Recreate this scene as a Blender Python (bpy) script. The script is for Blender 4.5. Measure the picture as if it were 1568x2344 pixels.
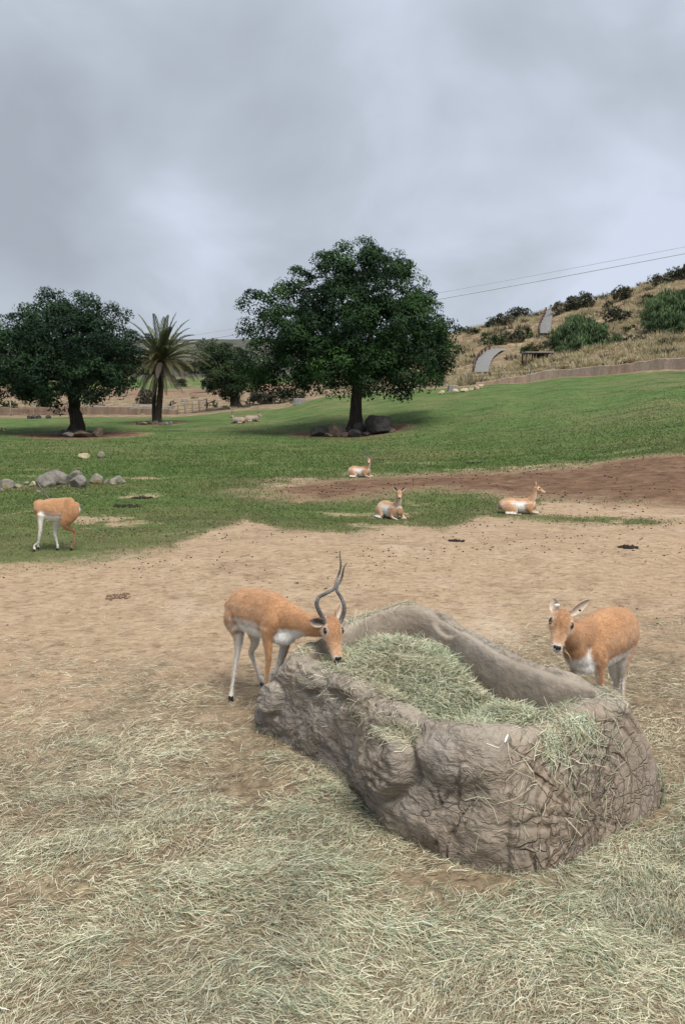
import bpy, bmesh, math, random
import numpy as np
from mathutils import Vector, Matrix, kdtree

for o in list(bpy.data.objects):
    bpy.data.objects.remove(o)
scene = bpy.context.scene
COL = scene.collection
rng = np.random.default_rng(7)
random.seed(7)

# ------------------------------------------------------------------ camera
CAM_H = 2.03
PITCH = math.radians(7.53)
F = 1771.0                      # focal length in units of a 1568 x 2344 frame
cam_d = bpy.data.cameras.new('camera')
cam = bpy.data.objects.new('camera', cam_d)
COL.objects.link(cam)
cam.location = (0, 0, CAM_H)
cam.rotation_euler = (math.pi / 2 - PITCH, 0, 0)
cam_d.sensor_fit = 'VERTICAL'
cam_d.sensor_height = 36
cam_d.sensor_width = 36
cam_d.lens = 36 * F / 2344
cam_d.clip_start = 0.05
cam_d.clip_end = 6000
scene.camera = cam
scene.render.resolution_x = 684
scene.render.resolution_y = 1024

# ------------------------------------------------------------------ sky, sun, exposure
SUN_EL, SUN_AZ = 62, 150        # degrees; azimuth clockwise from +Y
world = bpy.data.worlds.new('World')
scene.world = world
world.use_nodes = True
nt = world.node_tree
nt.nodes.clear()
def wn(t, **kw):
    n = nt.nodes.new(t)
    for k, v in kw.items():
        setattr(n, k, v)
    return n
wl = nt.links.new
w_out = wn('ShaderNodeOutputWorld')
w_bg = wn('ShaderNodeBackground')
w_bg.inputs['Strength'].default_value = 0.0425
sky = wn('ShaderNodeTexSky', sky_type='NISHITA')
sky.sun_disc = False
sky.sun_elevation = math.radians(SUN_EL)
sky.sun_rotation = math.radians(SUN_AZ)
sky.air_density = 1.0
sky.dust_density = 2.0
tc = wn('ShaderNodeTexCoord')
sep = wn('ShaderNodeSeparateXYZ')
wl(tc.outputs['Generated'], sep.inputs[0])
def wmath(op, a, b=None, clamp=False):
    n = wn('ShaderNodeMath', operation=op, use_clamp=clamp)
    for i, v in enumerate((a, b)):
        if v is None: continue
        if isinstance(v, (int, float)): n.inputs[i].default_value = v
        else: wl(v, n.inputs[i])
    return n.outputs[0]
zc = wmath('ADD', wmath('MAXIMUM', sep.outputs[2], 0.0), 0.55)
cx = wmath('DIVIDE', sep.outputs[0], zc)
cy = wmath('DIVIDE', sep.outputs[1], zc)
cmb = wn('ShaderNodeCombineXYZ')
wl(cx, cmb.inputs[0]); wl(cy, cmb.inputs[1])
cmb.inputs[2].default_value = 3.7
def wnoise(scale, detail, rough, dist, off):
    m = wn('ShaderNodeVectorMath', operation='ADD')
    wl(cmb.outputs[0], m.inputs[0]); m.inputs[1].default_value = off
    n = wn('ShaderNodeTexNoise')
    n.inputs['Scale'].default_value = scale
    n.inputs['Detail'].default_value = detail
    n.inputs['Roughness'].default_value = rough
    n.inputs['Distortion'].default_value = dist
    wl(m.outputs[0], n.inputs['Vector'])
    return n.outputs['Fac']
n1 = wnoise(1.8, 4, 0.48, 0.25, (5.1, 1.9, 0))
n2 = wnoise(3.8, 5, 0.52, 0.35, (9.0, 4.0, 1.0))
cl = wmath('ADD', wmath('MULTIPLY', n1, 0.72), wmath('MULTIPLY', n2, 0.28))
ramp = wn('ShaderNodeValToRGB')
e = ramp.color_ramp.elements
e[0].position = 0.36; e[0].color = (3.15, 3.5, 4.0, 1)
e[1].position = 0.62; e[1].color = (5.3, 5.85, 6.95, 1)
m_ = e.new(0.50); m_.color = (4.05, 4.50, 5.15, 1)
wl(cl, ramp.inputs[0])
mixc = wn('ShaderNodeMixRGB')
mixc.inputs[0].default_value = 0.97
wl(sky.outputs[0], mixc.inputs[1]); wl(ramp.outputs[0], mixc.inputs[2])
wl(mixc.outputs[0], w_bg.inputs['Color'])
wl(w_bg.outputs[0], w_out.inputs[0])

sun_d = bpy.data.lights.new('sun', 'SUN')
sun_d.energy = 1.5
sun_d.angle = math.radians(34)
sun_d.color = (1.0, 0.965, 0.91)
sun = bpy.data.objects.new('sun', sun_d)
COL.objects.link(sun)
sun.location = (0, 0, 60)
_el, _az = math.radians(SUN_EL), math.radians(SUN_AZ)
sun_dir = Vector((math.sin(_az) * math.cos(_el), math.cos(_az) * math.cos(_el), math.sin(_el)))
sun.rotation_euler = (-sun_dir).to_track_quat('-Z', 'Y').to_euler()
vs = scene.view_settings
vs.view_transform = 'Standard'
vs.look = 'None'
vs.gamma = 1
vs.use_curve_mapping = False
vs.exposure = 1.55

# ------------------------------------------------------------------ numpy helpers
_perm = np.random.default_rng(11).permutation(256)
_perm = np.concatenate([_perm, _perm, _perm])
_g = np.random.default_rng(12).normal(size=(256, 3))
_g /= np.linalg.norm(_g, axis=1)[:, None]
def perlin(p):
    p = np.asarray(p, float)
    i = np.floor(p).astype(int); f = p - i; i &= 255
    w = f * f * f * (f * (f * 6 - 15) + 10)
    def gr(dx, dy, dz):
        h = _perm[_perm[_perm[i[:, 0] + dx] + i[:, 1] + dy] + i[:, 2] + dz] & 255
        g = _g[h]
        return g[:, 0] * (f[:, 0] - dx) + g[:, 1] * (f[:, 1] - dy) + g[:, 2] * (f[:, 2] - dz)
    def l(a, b, t): return a + (b - a) * t
    x00 = l(gr(0, 0, 0), gr(1, 0, 0), w[:, 0]); x10 = l(gr(0, 1, 0), gr(1, 1, 0), w[:, 0])
    x01 = l(gr(0, 0, 1), gr(1, 0, 1), w[:, 0]); x11 = l(gr(0, 1, 1), gr(1, 1, 1), w[:, 0])
    return l(l(x00, x10, w[:, 1]), l(x01, x11, w[:, 1]), w[:, 2]) * 1.6
def fbm(p, oct=4, rough=0.5, lac=2.03):
    p = np.asarray(p, float); r = 0; a = 1.0; s = 0
    for k in range(oct):
        r = r + a * perlin(p + 17.3 * k); s += a; a *= rough; p = p * lac
    return r / s
def fbm2(x, y, sc, oct=4, seed=0.0, rough=0.5):
    x = np.asarray(x, float); y = np.asarray(y, float)
    sh = x.shape
    p = np.stack([x.ravel() * sc, y.ravel() * sc, np.full(x.size, seed + 0.37)], 1)
    return fbm(p, oct, rough).reshape(sh)
def sstep(a, b, x):
    t = np.clip((x - a) / (b - a), 0, 1)
    return t * t * (3 - 2 * t)
def nrm(v):
    v = np.asarray(v, float)
    return v / (np.linalg.norm(v, axis=-1, keepdims=True) + 1e-12)
def mesh_from(name, verts, faces, smooth=True):
    """verts (n,3); faces (m,k) with one k, or a list of such arrays"""
    me = bpy.data.meshes.new(name)
    verts = np.asarray(verts, np.float32)
    if not isinstance(faces, list): faces = [faces]
    faces = [np.asarray(f, np.int32) for f in faces if len(f)]
    me.vertices.add(len(verts)); me.vertices.foreach_set('co', verts.ravel())
    li = np.concatenate([f.ravel() for f in faces])
    cnt = np.concatenate([np.full(len(f), f.shape[1], np.int32) for f in faces])
    st = np.concatenate([[0], np.cumsum(cnt)[:-1]]).astype(np.int32)
    me.loops.add(len(li)); me.loops.foreach_set('vertex_index', li)
    me.polygons.add(len(cnt)); me.polygons.foreach_set('loop_start', st); me.polygons.foreach_set('loop_total', cnt)
    me.polygons.foreach_set('use_smooth', np.full(len(cnt), smooth))
    me.update(calc_edges=True)
    return me
def set_col(me, name, rgb):
    rgb = np.asarray(rgb, np.float32)
    a = me.color_attributes.new(name, 'FLOAT_COLOR', 'POINT')
    d = np.ones((len(me.vertices), 4), np.float32); d[:, :3] = rgb
    a.data.foreach_set('color', d.ravel())
def set_f(me, name, v):
    a = me.attributes.new(name, 'FLOAT', 'POINT')
    a.data.foreach_set('value', np.asarray(v, np.float32))
def obj(name, me, mat=None, parent=None):
    o = bpy.data.objects.new(name, me)
    COL.objects.link(o)
    if mat is not None and me is not None and not len(me.materials): me.materials.append(mat)
    if parent is not None: o.parent = parent
    return o
def tag(o, label=None, cat=None, group=None, kind=None):
    if label: o['label'] = label
    if cat: o['category'] = cat
    if group: o['group'] = group
    if kind: o['kind'] = kind
    return o
def thing(name, label, cat, loc=(0, 0, 0), group=None, rotz=0.0):
    o = bpy.data.objects.new(name, None)
    COL.objects.link(o)
    o.location = loc; o.rotation_euler = (0, 0, rotz); o.empty_display_size = 0.1
    return tag(o, label, cat, group)
def shift(v, loc):            # world-space vertices -> local to a thing at loc
    return np.asarray(v, float) - np.asarray(loc, float)

# ---- from a place in the 1568 x 2344 reading of the photograph to the place in the world
def ray(x, y):
    u = (x - 784) / F; v = (1172 - y) / F
    return np.array([u, math.cos(PITCH) + v * math.sin(PITCH), -math.sin(PITCH) + v * math.cos(PITCH)])
def at(x, y, Y):
    r = ray(x, y); return r * (Y / r[1]) + np.array([0, 0, CAM_H])
def atz(x, y, z):
    r = ray(x, y); return r * ((z - CAM_H) / r[2]) + np.array([0, 0, CAM_H])

# ------------------------------------------------------------------ material helpers
class NT:
    def __init__(s, name):
        s.m = bpy.data.materials.new(name); s.m.use_nodes = True
        s.t = s.m.node_tree; s.t.nodes.clear()
        s.out = s.n('ShaderNodeOutputMaterial'); s.b = s.n('ShaderNodeBsdfPrincipled')
        s.l(s.b.outputs[0], s.out.inputs[0])
    def n(s, t, **kw):
        n = s.t.nodes.new(t)
        for k, v in kw.items(): setattr(n, k, v)
        return n
    def l(s, a, b): s.t.links.new(a, b)
    def put(s, v, inp):
        if hasattr(v, 'is_output') or isinstance(v, bpy.types.NodeSocket): s.l(v, inp)
        else:
            if isinstance(v, (tuple, list)) and len(v) == 3 and inp.type == 'RGBA': v = (*v, 1)
            inp.default_value = v
    def math(s, op, a, b=0.0, clamp=False):
        n = s.n('ShaderNodeMath', operation=op, use_clamp=clamp)
        s.put(a, n.inputs[0]); s.put(b, n.inputs[1]); return n.outputs[0]
    def vmath(s, op, a, b=(0, 0, 0)):
        n = s.n('ShaderNodeVectorMath', operation=op)
        s.put(a, n.inputs[0]); s.put(b, n.inputs[1]); return n.outputs[0]
    def co(s, scale=(1, 1, 1), kind='Object'):
        t = s.n('ShaderNodeTexCoord'); m = s.n('ShaderNodeMapping')
        s.l(t.outputs[kind], m.inputs[0]); m.inputs['Scale'].default_value = scale
        return m.outputs[0]
    def noise(s, vec, scale, detail=4, rough=0.55, dist=0.0, color=False):
        n = s.n('ShaderNodeTexNoise'); s.put(vec, n.inputs['Vector'])
        n.inputs['Scale'].default_value = scale; n.inputs['Detail'].default_value = detail
        n.inputs['Roughness'].default_value = rough; n.inputs['Distortion'].default_value = dist
        return n.outputs['Color' if color else 'Fac']
    def ridged(s, vec, scale, detail=6, rough=0.6):
        n = s.n('ShaderNodeTexNoise', noise_type='RIDGED_MULTIFRACTAL'); s.put(vec, n.inputs['Vector'])
        n.inputs['Scale'].default_value = scale; n.inputs['Detail'].default_value = detail; n.inputs['Roughness'].default_value = rough
        n.inputs['Offset'].default_value = 0.9; n.inputs['Gain'].default_value = 2.0; n.normalize = True
        return n.outputs['Fac']
    def vor(s, vec, scale, feature='F1', rand=1.0):
        n = s.n('ShaderNodeTexVoronoi', feature=feature); s.put(vec, n.inputs['Vector'])
        n.inputs['Scale'].default_value = scale; n.inputs['Randomness'].default_value = rand
        return n.outputs['Distance']
    def ramp(s, fac, pts):
        n = s.n('ShaderNodeValToRGB'); s.put(fac, n.inputs[0])
        e = n.color_ramp.elements
        while len(e) > 1: e.remove(e[-1])
        for i, (p, c) in enumerate(pts):
            if not isinstance(c, (tuple, list)): c = (c, c, c)
            el = e[0] if i == 0 else e.new(p)
            el.position = p; el.color = (*c, 1)
        return n.outputs[0]
    def mix(s, f, a, b, mode='MIX'):
        n = s.n('ShaderNodeMixRGB', blend_type=mode)
        s.put(f, n.inputs[0]); s.put(a, n.inputs[1]); s.put(b, n.inputs[2]); return n.outputs[0]
    def attr(s, name, out='Fac'):
        n = s.n('ShaderNodeAttribute', attribute_name=name); return n.outputs[out]
    def bump(s, h, strength=0.5, dist=0.02, normal=None):
        n = s.n('ShaderNodeBump'); s.put(h, n.inputs['Height'])
        n.inputs['Strength'].default_value = strength; n.inputs['Distance'].default_value = dist
        if normal is not None: s.l(normal, n.inputs['Normal'])
        return n.outputs[0]
    def done(s, color=None, rough=0.9, spec=0.3, normal=None, **kw):
        if color is not None: s.put(color, s.b.inputs['Base Color'])
        s.put(rough, s.b.inputs['Roughness'])
        s.b.inputs['Specular IOR Level'].default_value = spec
        if normal is not None: s.l(normal, s.b.inputs['Normal'])
        for k, v in kw.items(): s.put(v, s.b.inputs[k])
        return s.m
def simple_mat(name, c, rough=0.85, var=0.25, scale=8.0, bump=0.3, bdist=0.02, spec=0.3):
    t = NT(name); v = t.co()
    n = t.noise(v, scale, 5, 0.6)
    dark = tuple(x * (1 - var) for x in c); lite = tuple(min(1, x * (1 + var)) for x in c)
    col = t.ramp(n, [(0.3, dark), (0.7, lite)])
    return t.done(col, rough, spec, t.bump(t.noise(v, scale * 4, 5, 0.65), bump, bdist))
def attr_mat(name, rough=0.85, spec=0.25, trans=0.0, nscale=None, nvar=0.15):
    t = NT(name); c = t.attr('col', 'Color')
    if nscale:
        k = t.ramp(t.noise(t.co(), nscale, 3), [(0.3, 1 - nvar), (0.7, 1 + nvar)])
        c = t.mix(1.0, c, k, 'MULTIPLY')
    t.done(c, rough, spec)
    if trans:
        tr = t.n('ShaderNodeBsdfTranslucent'); t.l(c, tr.inputs[0])
        ms = t.n('ShaderNodeMixShader'); ms.inputs[0].default_value = trans
        t.l(t.b.outputs[0], ms.inputs[1]); t.l(tr.outputs[0], ms.inputs[2]); t.l(ms.outputs[0], t.out.inputs[0])
    return t.m
def tube_arrays(pts, rad, seg=8, cap=True):
    """a tapered tube along pts; returns verts, quads, tris"""
    pts = np.asarray(pts, float); rad = np.asarray(rad, float); n = len(pts)
    tan = nrm(np.gradient(pts, axis=0))
    ref = np.array([0, 0, 1.0]) if abs(tan[0][2]) < 0.9 else np.array([1.0, 0, 0])
    a = nrm(np.cross(tan[0], ref)); fr = []
    for i in range(n):
        a = nrm(a - tan[i] * np.dot(a, tan[i])); fr.append((a, np.cross(tan[i], a)))
    th = np.linspace(0, 2 * np.pi, seg, endpoint=False)
    V = np.concatenate([pts[i] + rad[i] * (np.cos(th)[:, None] * fr[i][0] + np.sin(th)[:, None] * fr[i][1]) for i in range(n)])
    Q = []
    for i in range(n - 1):
        for j in range(seg):
            k = (j + 1) % seg
            Q.append((i * seg + j, i * seg + k, (i + 1) * seg + k, (i + 1) * seg + j))
    T = []
    if cap:
        V = np.concatenate([V, pts[:1], pts[-1:]])
        c0, c1 = n * seg, n * seg + 1
        for j in range(seg):
            k = (j + 1) % seg
            T.append((c0, k, j)); T.append((c1, (n - 1) * seg + j, (n - 1) * seg + k))
    return V, np.array(Q), np.array(T)
def join(parts):
    """parts: list of (V, Q, T) -> V, [Q, T]"""
    V = []; Q = []; T = []; o = 0
    for v, q, t in parts:
        V.append(v)
        if len(q): Q.append(np.asarray(q) + o)
        if len(t): T.append(np.asarray(t) + o)
        o += len(v)
    return np.concatenate(V), [np.concatenate(x) for x in (Q, T) if x]
def crom(P, n, closed=False):
    """Catmull-Rom through P, n samples"""
    P = np.asarray(P, float)
    if closed: E = np.concatenate([P[-1:], P, P[:2]]); m = len(P)
    else: E = np.concatenate([2 * P[:1] - P[1:2], P, 2 * P[-1:] - P[-2:-1]]); m = len(P) - 1
    t = np.linspace(0, m, n, endpoint=not closed)
    i = np.minimum(t.astype(int), m - 1); f = (t - i)[:, None]
    a, b, c, d = E[i], E[i + 1], E[i + 2], E[i + 3]
    return 0.5 * ((2 * b) + (c - a) * f + (2 * a - 5 * b + 4 * c - d) * f * f + (3 * b - a - 3 * c + d) * f ** 3)
def box_arrays(c, s, rot=0.0):
    x, y, z = (np.asarray(s, float) / 2)
    V = np.array([[-x, -y, -z], [x, -y, -z], [x, y, -z], [-x, y, -z], [-x, -y, z], [x, -y, z], [x, y, z], [-x, y, z]])
    ca, sa = math.cos(rot), math.sin(rot)
    V = V @ np.array([[ca, sa, 0], [-sa, ca, 0], [0, 0, 1]]) + np.asarray(c, float)
    Q = np.array([(0, 3, 2, 1), (4, 5, 6, 7), (0, 1, 5, 4), (1, 2, 6, 5), (2, 3, 7, 6), (3, 0, 4, 7)])
    return V, Q, np.zeros((0, 3), int)
# ------------------------------------------------------------------ the lie of the land
_COLX = np.array([-1400, -500, 0, 400, 620, 784, 1000, 1170, 1300, 1568, 2100, 3000], float)
_COLU = (_COLX - 784) / F
_RING = np.array([0.5, 8, 12, 17, 26, 36, 50, 58, 72, 85, 100, 130, 170, 230, 400, 700, 1500, 4000], float)
_Z = np.array([
 # 0.5  8   12    17    26    36    50    58    72    85    100   130   170   230   400   700  1500 4000
 [0,   0,   0, -0.10, -0.15, -.15,  .05,  .25,  .80, 1.20,  1.9,  4.0,  6.5,   11,   22,   45,  110, 150],
 [0,   0,   0, -0.12, -0.20, -.18,  .05,  .25,  .90, 1.25,  1.9,  4.0,  6.5,   11,   22,   45,  110, 150],
 [0,   0,   0, -0.15, -0.22, -.18,  .05,  .25,  .95, 1.25,  1.9,  4.2,  7.0,   12,   24,   48,  115, 150],
 [0,   0,   0, -0.20, -0.22, -.15,  .08,  .32, 1.00, 1.30,  2.0,  4.5,  7.0,   12,   26,   50,  125, 160],
 [0,   0,   0, -0.20, -0.22, -.12,  .10,  .40, 1.25, 2.10,  3.0,  5.0,  7.5,   12,   26,   50,  128, 160],
 [0,   0,   0, -0.22, -0.22, -.08,  .12,  .55, 2.20, 3.70,  4.4,  6.5,   10,   12,   24,   48,  120, 160],
 [0,   0,   0, -0.20, -0.15,  .00,  .55, 1.35, 3.20, 4.40,  5.2,  9.5,   18,   12,   20,   45,  100, 150],
 [0,   0,   0, -0.18, -0.05,  .25, 1.10, 2.05, 3.90, 5.00,  6.3, 11.6,   21,   14,   18,   40,   90, 150],
 [0,   0,   0, -0.15,  0.05,  .45, 1.55, 2.65, 4.50, 5.90,  8.2, 14.3, 24.5,   18,   18,   40,   90, 150],
 [0,   0,   0, -0.10,  0.45, 1.05, 2.60, 3.70, 5.40, 7.60, 10.2, 17.5, 31.0,   28,   20,   40,   90, 150],
 [0,   0,   0,  0.05,  0.85, 1.75, 3.60, 4.80, 6.80, 9.60, 12.5, 20.5, 36.0,   38,   28,   40,   90, 150],
 [0,   0,   0,  0.10,  1.00, 2.00, 4.20, 5.50, 7.80, 11.0, 14.0, 22.0, 38.0,   42,   32,   40,   90, 150],
], float)
_LR = np.log(_RING)
def _interp_rows(q):                      # cubic along the rings for every column -> (ncol, nq)
    n = len(_LR); m = np.gradient(_Z, _LR, axis=1)
    i = np.clip(np.searchsorted(_LR, q) - 1, 0, n - 2)
    h = _LR[i + 1] - _LR[i]; t = (q - _LR[i]) / h
    return ((2 * t**3 - 3 * t**2 + 1) * _Z[:, i] + (t**3 - 2 * t**2 + t) * h * m[:, i]
            + (-2 * t**3 + 3 * t**2) * _Z[:, i + 1] + (t**3 - t**2) * h * m[:, i + 1])
def land(X, Y):
    """ground height, vectorised"""
    X = np.atleast_1d(np.asarray(X, float)); Y = np.atleast_1d(np.asarray(Y, float))
    Yc = np.maximum(Y, 0.6)
    u = np.clip(X / np.maximum(Yc, 3.0), _COLU[0], _COLU[-1])
    R = _interp_rows(np.log(Yc))
    i = np.clip(np.searchsorted(_COLU, u) - 1, 0, len(_COLU) - 2)
    t = (u - _COLU[i]) / (_COLU[i + 1] - _COLU[i]); t = t * t * (3 - 2 * t)
    k = np.arange(len(u))
    z = R[i, k] * (1 - t) + R[i + 1, k] * t
    z = z + 0.10 * fbm2(X, Y, 0.11, 3, 3.0) * sstep(9, 25, Y) * (1 + sstep(80, 160, Y) * 5)
    z = z + 14 * fbm2(X, Y, 0.0016, 3, 61.0) * sstep(330, 900, Y) * (1 + sstep(900, 2500, Y))
    z = z + 0.012 * fbm2(X, Y, 1.7, 3, 5.0) * sstep(40, 6, Y) + 0.03 * fbm2(X, Y, 0.6, 2, 8.0) * sstep(40, 14, Y)
    return z
def heap(X, Y):
    """height of the loose hay lying on the ground"""
    X = np.asarray(X, float); Y = np.asarray(Y, float)
    h = np.zeros_like(X)
    for (x, y, rx, ry, a, hh) in HEAPS:
        dx, dy = X - x, Y - y
        ca, sa = math.cos(a), math.sin(a)
        q = ((dx * ca + dy * sa) / rx) ** 2 + ((-dx * sa + dy * ca) / ry) ** 2
        h = np.maximum(h, hh * np.exp(-q * 1.3))
    return h * (0.75 + 0.6 * fbm2(X, Y, 4.5, 3, 2.0))
HEAPS = [  # x, y, radius, radius, turn, height
    (0.45, 2.95, 0.35, 0.12, -0.3, 0.035), (0.95, 2.92, 0.40, 0.12, 0.05, 0.035), (1.35, 3.08, 0.3, 0.12, 0.6, 0.045),
    (-0.34, 4.10, 0.44, 0.17, -0.93, 0.10), (-0.10, 3.80, 0.30, 0.14, -0.93, 0.11), (-0.25, 3.60, 0.42, 0.26, -0.9, 0.10), (-0.05, 3.18, 0.42, 0.20, -0.7, 0.08),
    (-0.75, 3.55, 0.55, 0.30, 0.2, 0.07), (-0.45, 3.05, 0.55, 0.25, 0.1, 0.08), (-1.1, 3.3, 0.55, 0.25, 0.2, 0.07),
    (-0.95, 4.25, 0.20, 0.12, 0.1, 0.07), (1.95, 3.45, 0.42, 0.30, 0.7, 0.16), (1.66, 3.18, 0.30, 0.16, 0.7, 0.07),
    (2.2, 3.9, 0.4, 0.25, 0.4, 0.08), (-0.2, 2.55, 0.5, 0.2, 0.2, 0.05),
    (-1.55, 4.35, 0.25, 0.14, 0.0, 0.06), (0.3, 2.75, 0.4, 0.2, 0.0, 0.06), (1.5, 2.5, 0.5, 0.2, 0.1, 0.05)]
_hr = np.random.default_rng(66)
HEAPS += [(_hr.uniform(-1.7, 1.6), _hr.uniform(1.9, 4.7), _hr.uniform(0.10, 0.32), _hr.uniform(0.06, 0.16), _hr.uniform(-0.6, 0.8), _hr.uniform(0.025, 0.075)) for _ in range(46)]
HEAPS = [h for h in HEAPS if not (-0.1 < h[0] < 1.6 and h[1] > 3.15 and h[5] < 0.08)]
def gz(x, y): return float(land([x], [y])[0])
def on_ground(px, py, dmax=400):
    r = ray(px, py)
    lo, hi = 1.2, dmax
    for it in range(3):
        Y = np.geomspace(lo, hi, 220)
        P = r[None, :] * (Y / r[1])[:, None]
        d = P[:, 2] + CAM_H - land(P[:, 0], P[:, 1])
        k = int(np.argmax(d < 0))
        if d[k] >= 0:
            k = len(Y) - 1; break
        if k: lo, hi = Y[k - 1], Y[k]
    return np.array([P[k, 0], Y[k], gz(P[k, 0], Y[k])])

# ------------------------------------------------------------------ what grows where
def poly_world(pts): return np.array([on_ground(x, y)[:2] for x, y in pts])
EDGE = poly_world([(-900, 1325), (-300, 1318), (0, 1307), (200, 1292), (400, 1262), (470, 1228), (560, 1195), (640, 1215), (800, 1226), (900, 1205),
                   (1010, 1217), (1090, 1192), (1180, 1192), (1330, 1203), (1500, 1205), (1600, 1190), (2000, 1180), (2600, 1180)])
_eu = EDGE[:, 0] / EDGE[:, 1]
MUD = poly_world([(610, 1122), (700, 1100), (790, 1090), (1000, 1086), (1200, 1076), (1400, 1056), (1568, 1043), (2100, 1030), (2600, 1030), (2600, 1150),
                  (2100, 1158), (1568, 1160), (1400, 1152), (1250, 1142), (1150, 1136), (1000, 1120), (850, 1132), (700, 1142)])
BARE = poly_world([(1250, 1150), (1400, 1155), (1568, 1160), (2200, 1160), (2200, 1190), (1568, 1192), (1480, 1186), (1330, 1182), (1230, 1178)])
def sdf_poly(X, Y, P):
    """signed distance, negative inside"""
    d = np.full(X.shape, 1e9); ins = np.zeros(X.shape, bool)
    for i in range(len(P)):
        ax, ay = P[i]; bx, by = P[(i + 1) % len(P)]
        ex, ey = bx - ax, by - ay
        t = np.clip(((X - ax) * ex + (Y - ay) * ey) / (ex * ex + ey * ey + 1e-9), 0, 1)
        d = np.minimum(d, np.hypot(X - ax - t * ex, Y - ay - t * ey))
        c = ((ay > Y) != (by > Y)) & (X < (bx - ax) * (Y - ay) / ((by - ay) if abs(by - ay) > 1e-9 else 1e-9) + ax)
        ins ^= c
    return np.where(ins, -d, d)
CRESTU = (np.array([-1400, 0, 420, 560, 784, 1000, 1100, 1300, 1568, 2100, 3000]) - 784) / F
CRESTD = np.array([84, 84, 84, 86, 84, 84, 83, 80, 74, 66, 60], float)
ROOTS = []          # bare earth under the trees: x, y, radius
def masks(X, Y):
    """grass, mud, dry grass, hay litter (each 0..1)"""
    u = X / np.maximum(Y, 1.0)
    n1 = fbm2(X, Y, 0.9, 4, 1.0); n2 = fbm2(X, Y, 0.28, 4, 4.0); n3 = fbm2(X, Y, 3.1, 3, 6.0)
    yb = np.interp(u, _eu, EDGE[:, 1])
    g = sstep(-0.5, 1.1, Y - yb + 1.0 * n1 * np.clip(Y / 14, .5, 1.5) + 0.9 * n3 + 0.1)
    sm = sdf_poly(X, Y, MUD) + 1.1 * n1 + 1.2 * n2
    mud = sstep(1.5, -1.6, sm + 0.8 * n3)
    bare = sstep(0.5, -0.3, sdf_poly(X, Y, BARE) + 0.7 * n1 + 0.5 * n3)
    patch = sstep(0.16, 0.46, fbm2(X, Y, 0.33, 4, 12.0) + 0.22 * n3) * sstep(45, 18, Y) * 0.75
    g = g * (1 - mud) * (1 - bare) * (1 - patch)
    worn = np.clip(np.exp(-np.clip(Y - yb, 0, 40) / 3.2) + 0.8 * sstep(2.6, 0.3, sm) + 0.6 * sstep(0.05, 0.4, fbm2(X, Y, 0.12, 3, 52.0)) * sstep(60, 25, Y), 0, 1)
    g = g * (1 - 0.42 * worn * sstep(-0.25, 0.3, n3 + 0.6 * n1))
    for (x, y, r) in ROOTS:
        d = np.hypot((X - x) / 1.25, Y - y) + 0.5 * n2 + 0.3 * n1
        b = sstep(r, r * 0.65, d); g = g * (1 - b); mud = np.maximum(mud, b)
    cd_ = Y - np.interp(u, CRESTU, CRESTD)
    far = sstep(-1.6, 0.8, cd_ + 1.4 * n2 + 1.0 * n1)
    g = g * (1 - far)
    # far green terraces on the left
    g = np.maximum(g, far * sstep(158, 166, Y) * sstep(225, 205, Y) * sstep(0.05, -0.05, u) * sstep(-.2, .1, n2 + .2))
    dryhill = far * sstep(-0.35, 0.25, n2 + 0.55 * n1 + 0.25)
    scrub = sstep(205, 225, Y + 6 * n2) * sstep(0.14, 0.06, u)
    dryhill = dryhill * (1 - sstep(118, 130, Y) * sstep(172, 160, Y) * sstep(0.06, -0.04, u) * 0.85)
    # hay litter near the trough
    hx = np.clip((8.3 + 0.3 * np.clip(X, -4, 4) - Y + 1.6 * n1 + 1.0 * n3) / 4.4, 0, 1) ** 1.5
    hx = np.maximum(hx, np.clip((8.2 - Y + 0.9 * n1) / 3.4, 0, 1) ** 1.2 * sstep(0.6, 1.6, X))
    return g, mud * (1 - far), dryhill, hx, far, scrub, worn
def grid_patch(us, ys):
    U, Yg = np.meshgrid(us, ys)
    X = U * np.maximum(Yg, 3.0)
    return X, Yg
us = np.concatenate([np.linspace(-2.2, -0.62, 34, endpoint=False), np.linspace(-0.62, 0.62, 280), np.linspace(0.62, 2.2, 35)[1:]])
ys = np.concatenate([np.linspace(-1.5, 1.4, 14, endpoint=False), np.geomspace(1.4, 90, 350), np.geomspace(90, 260, 130)[1:], np.geomspace(260, 4500, 60)[1:]])
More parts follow.
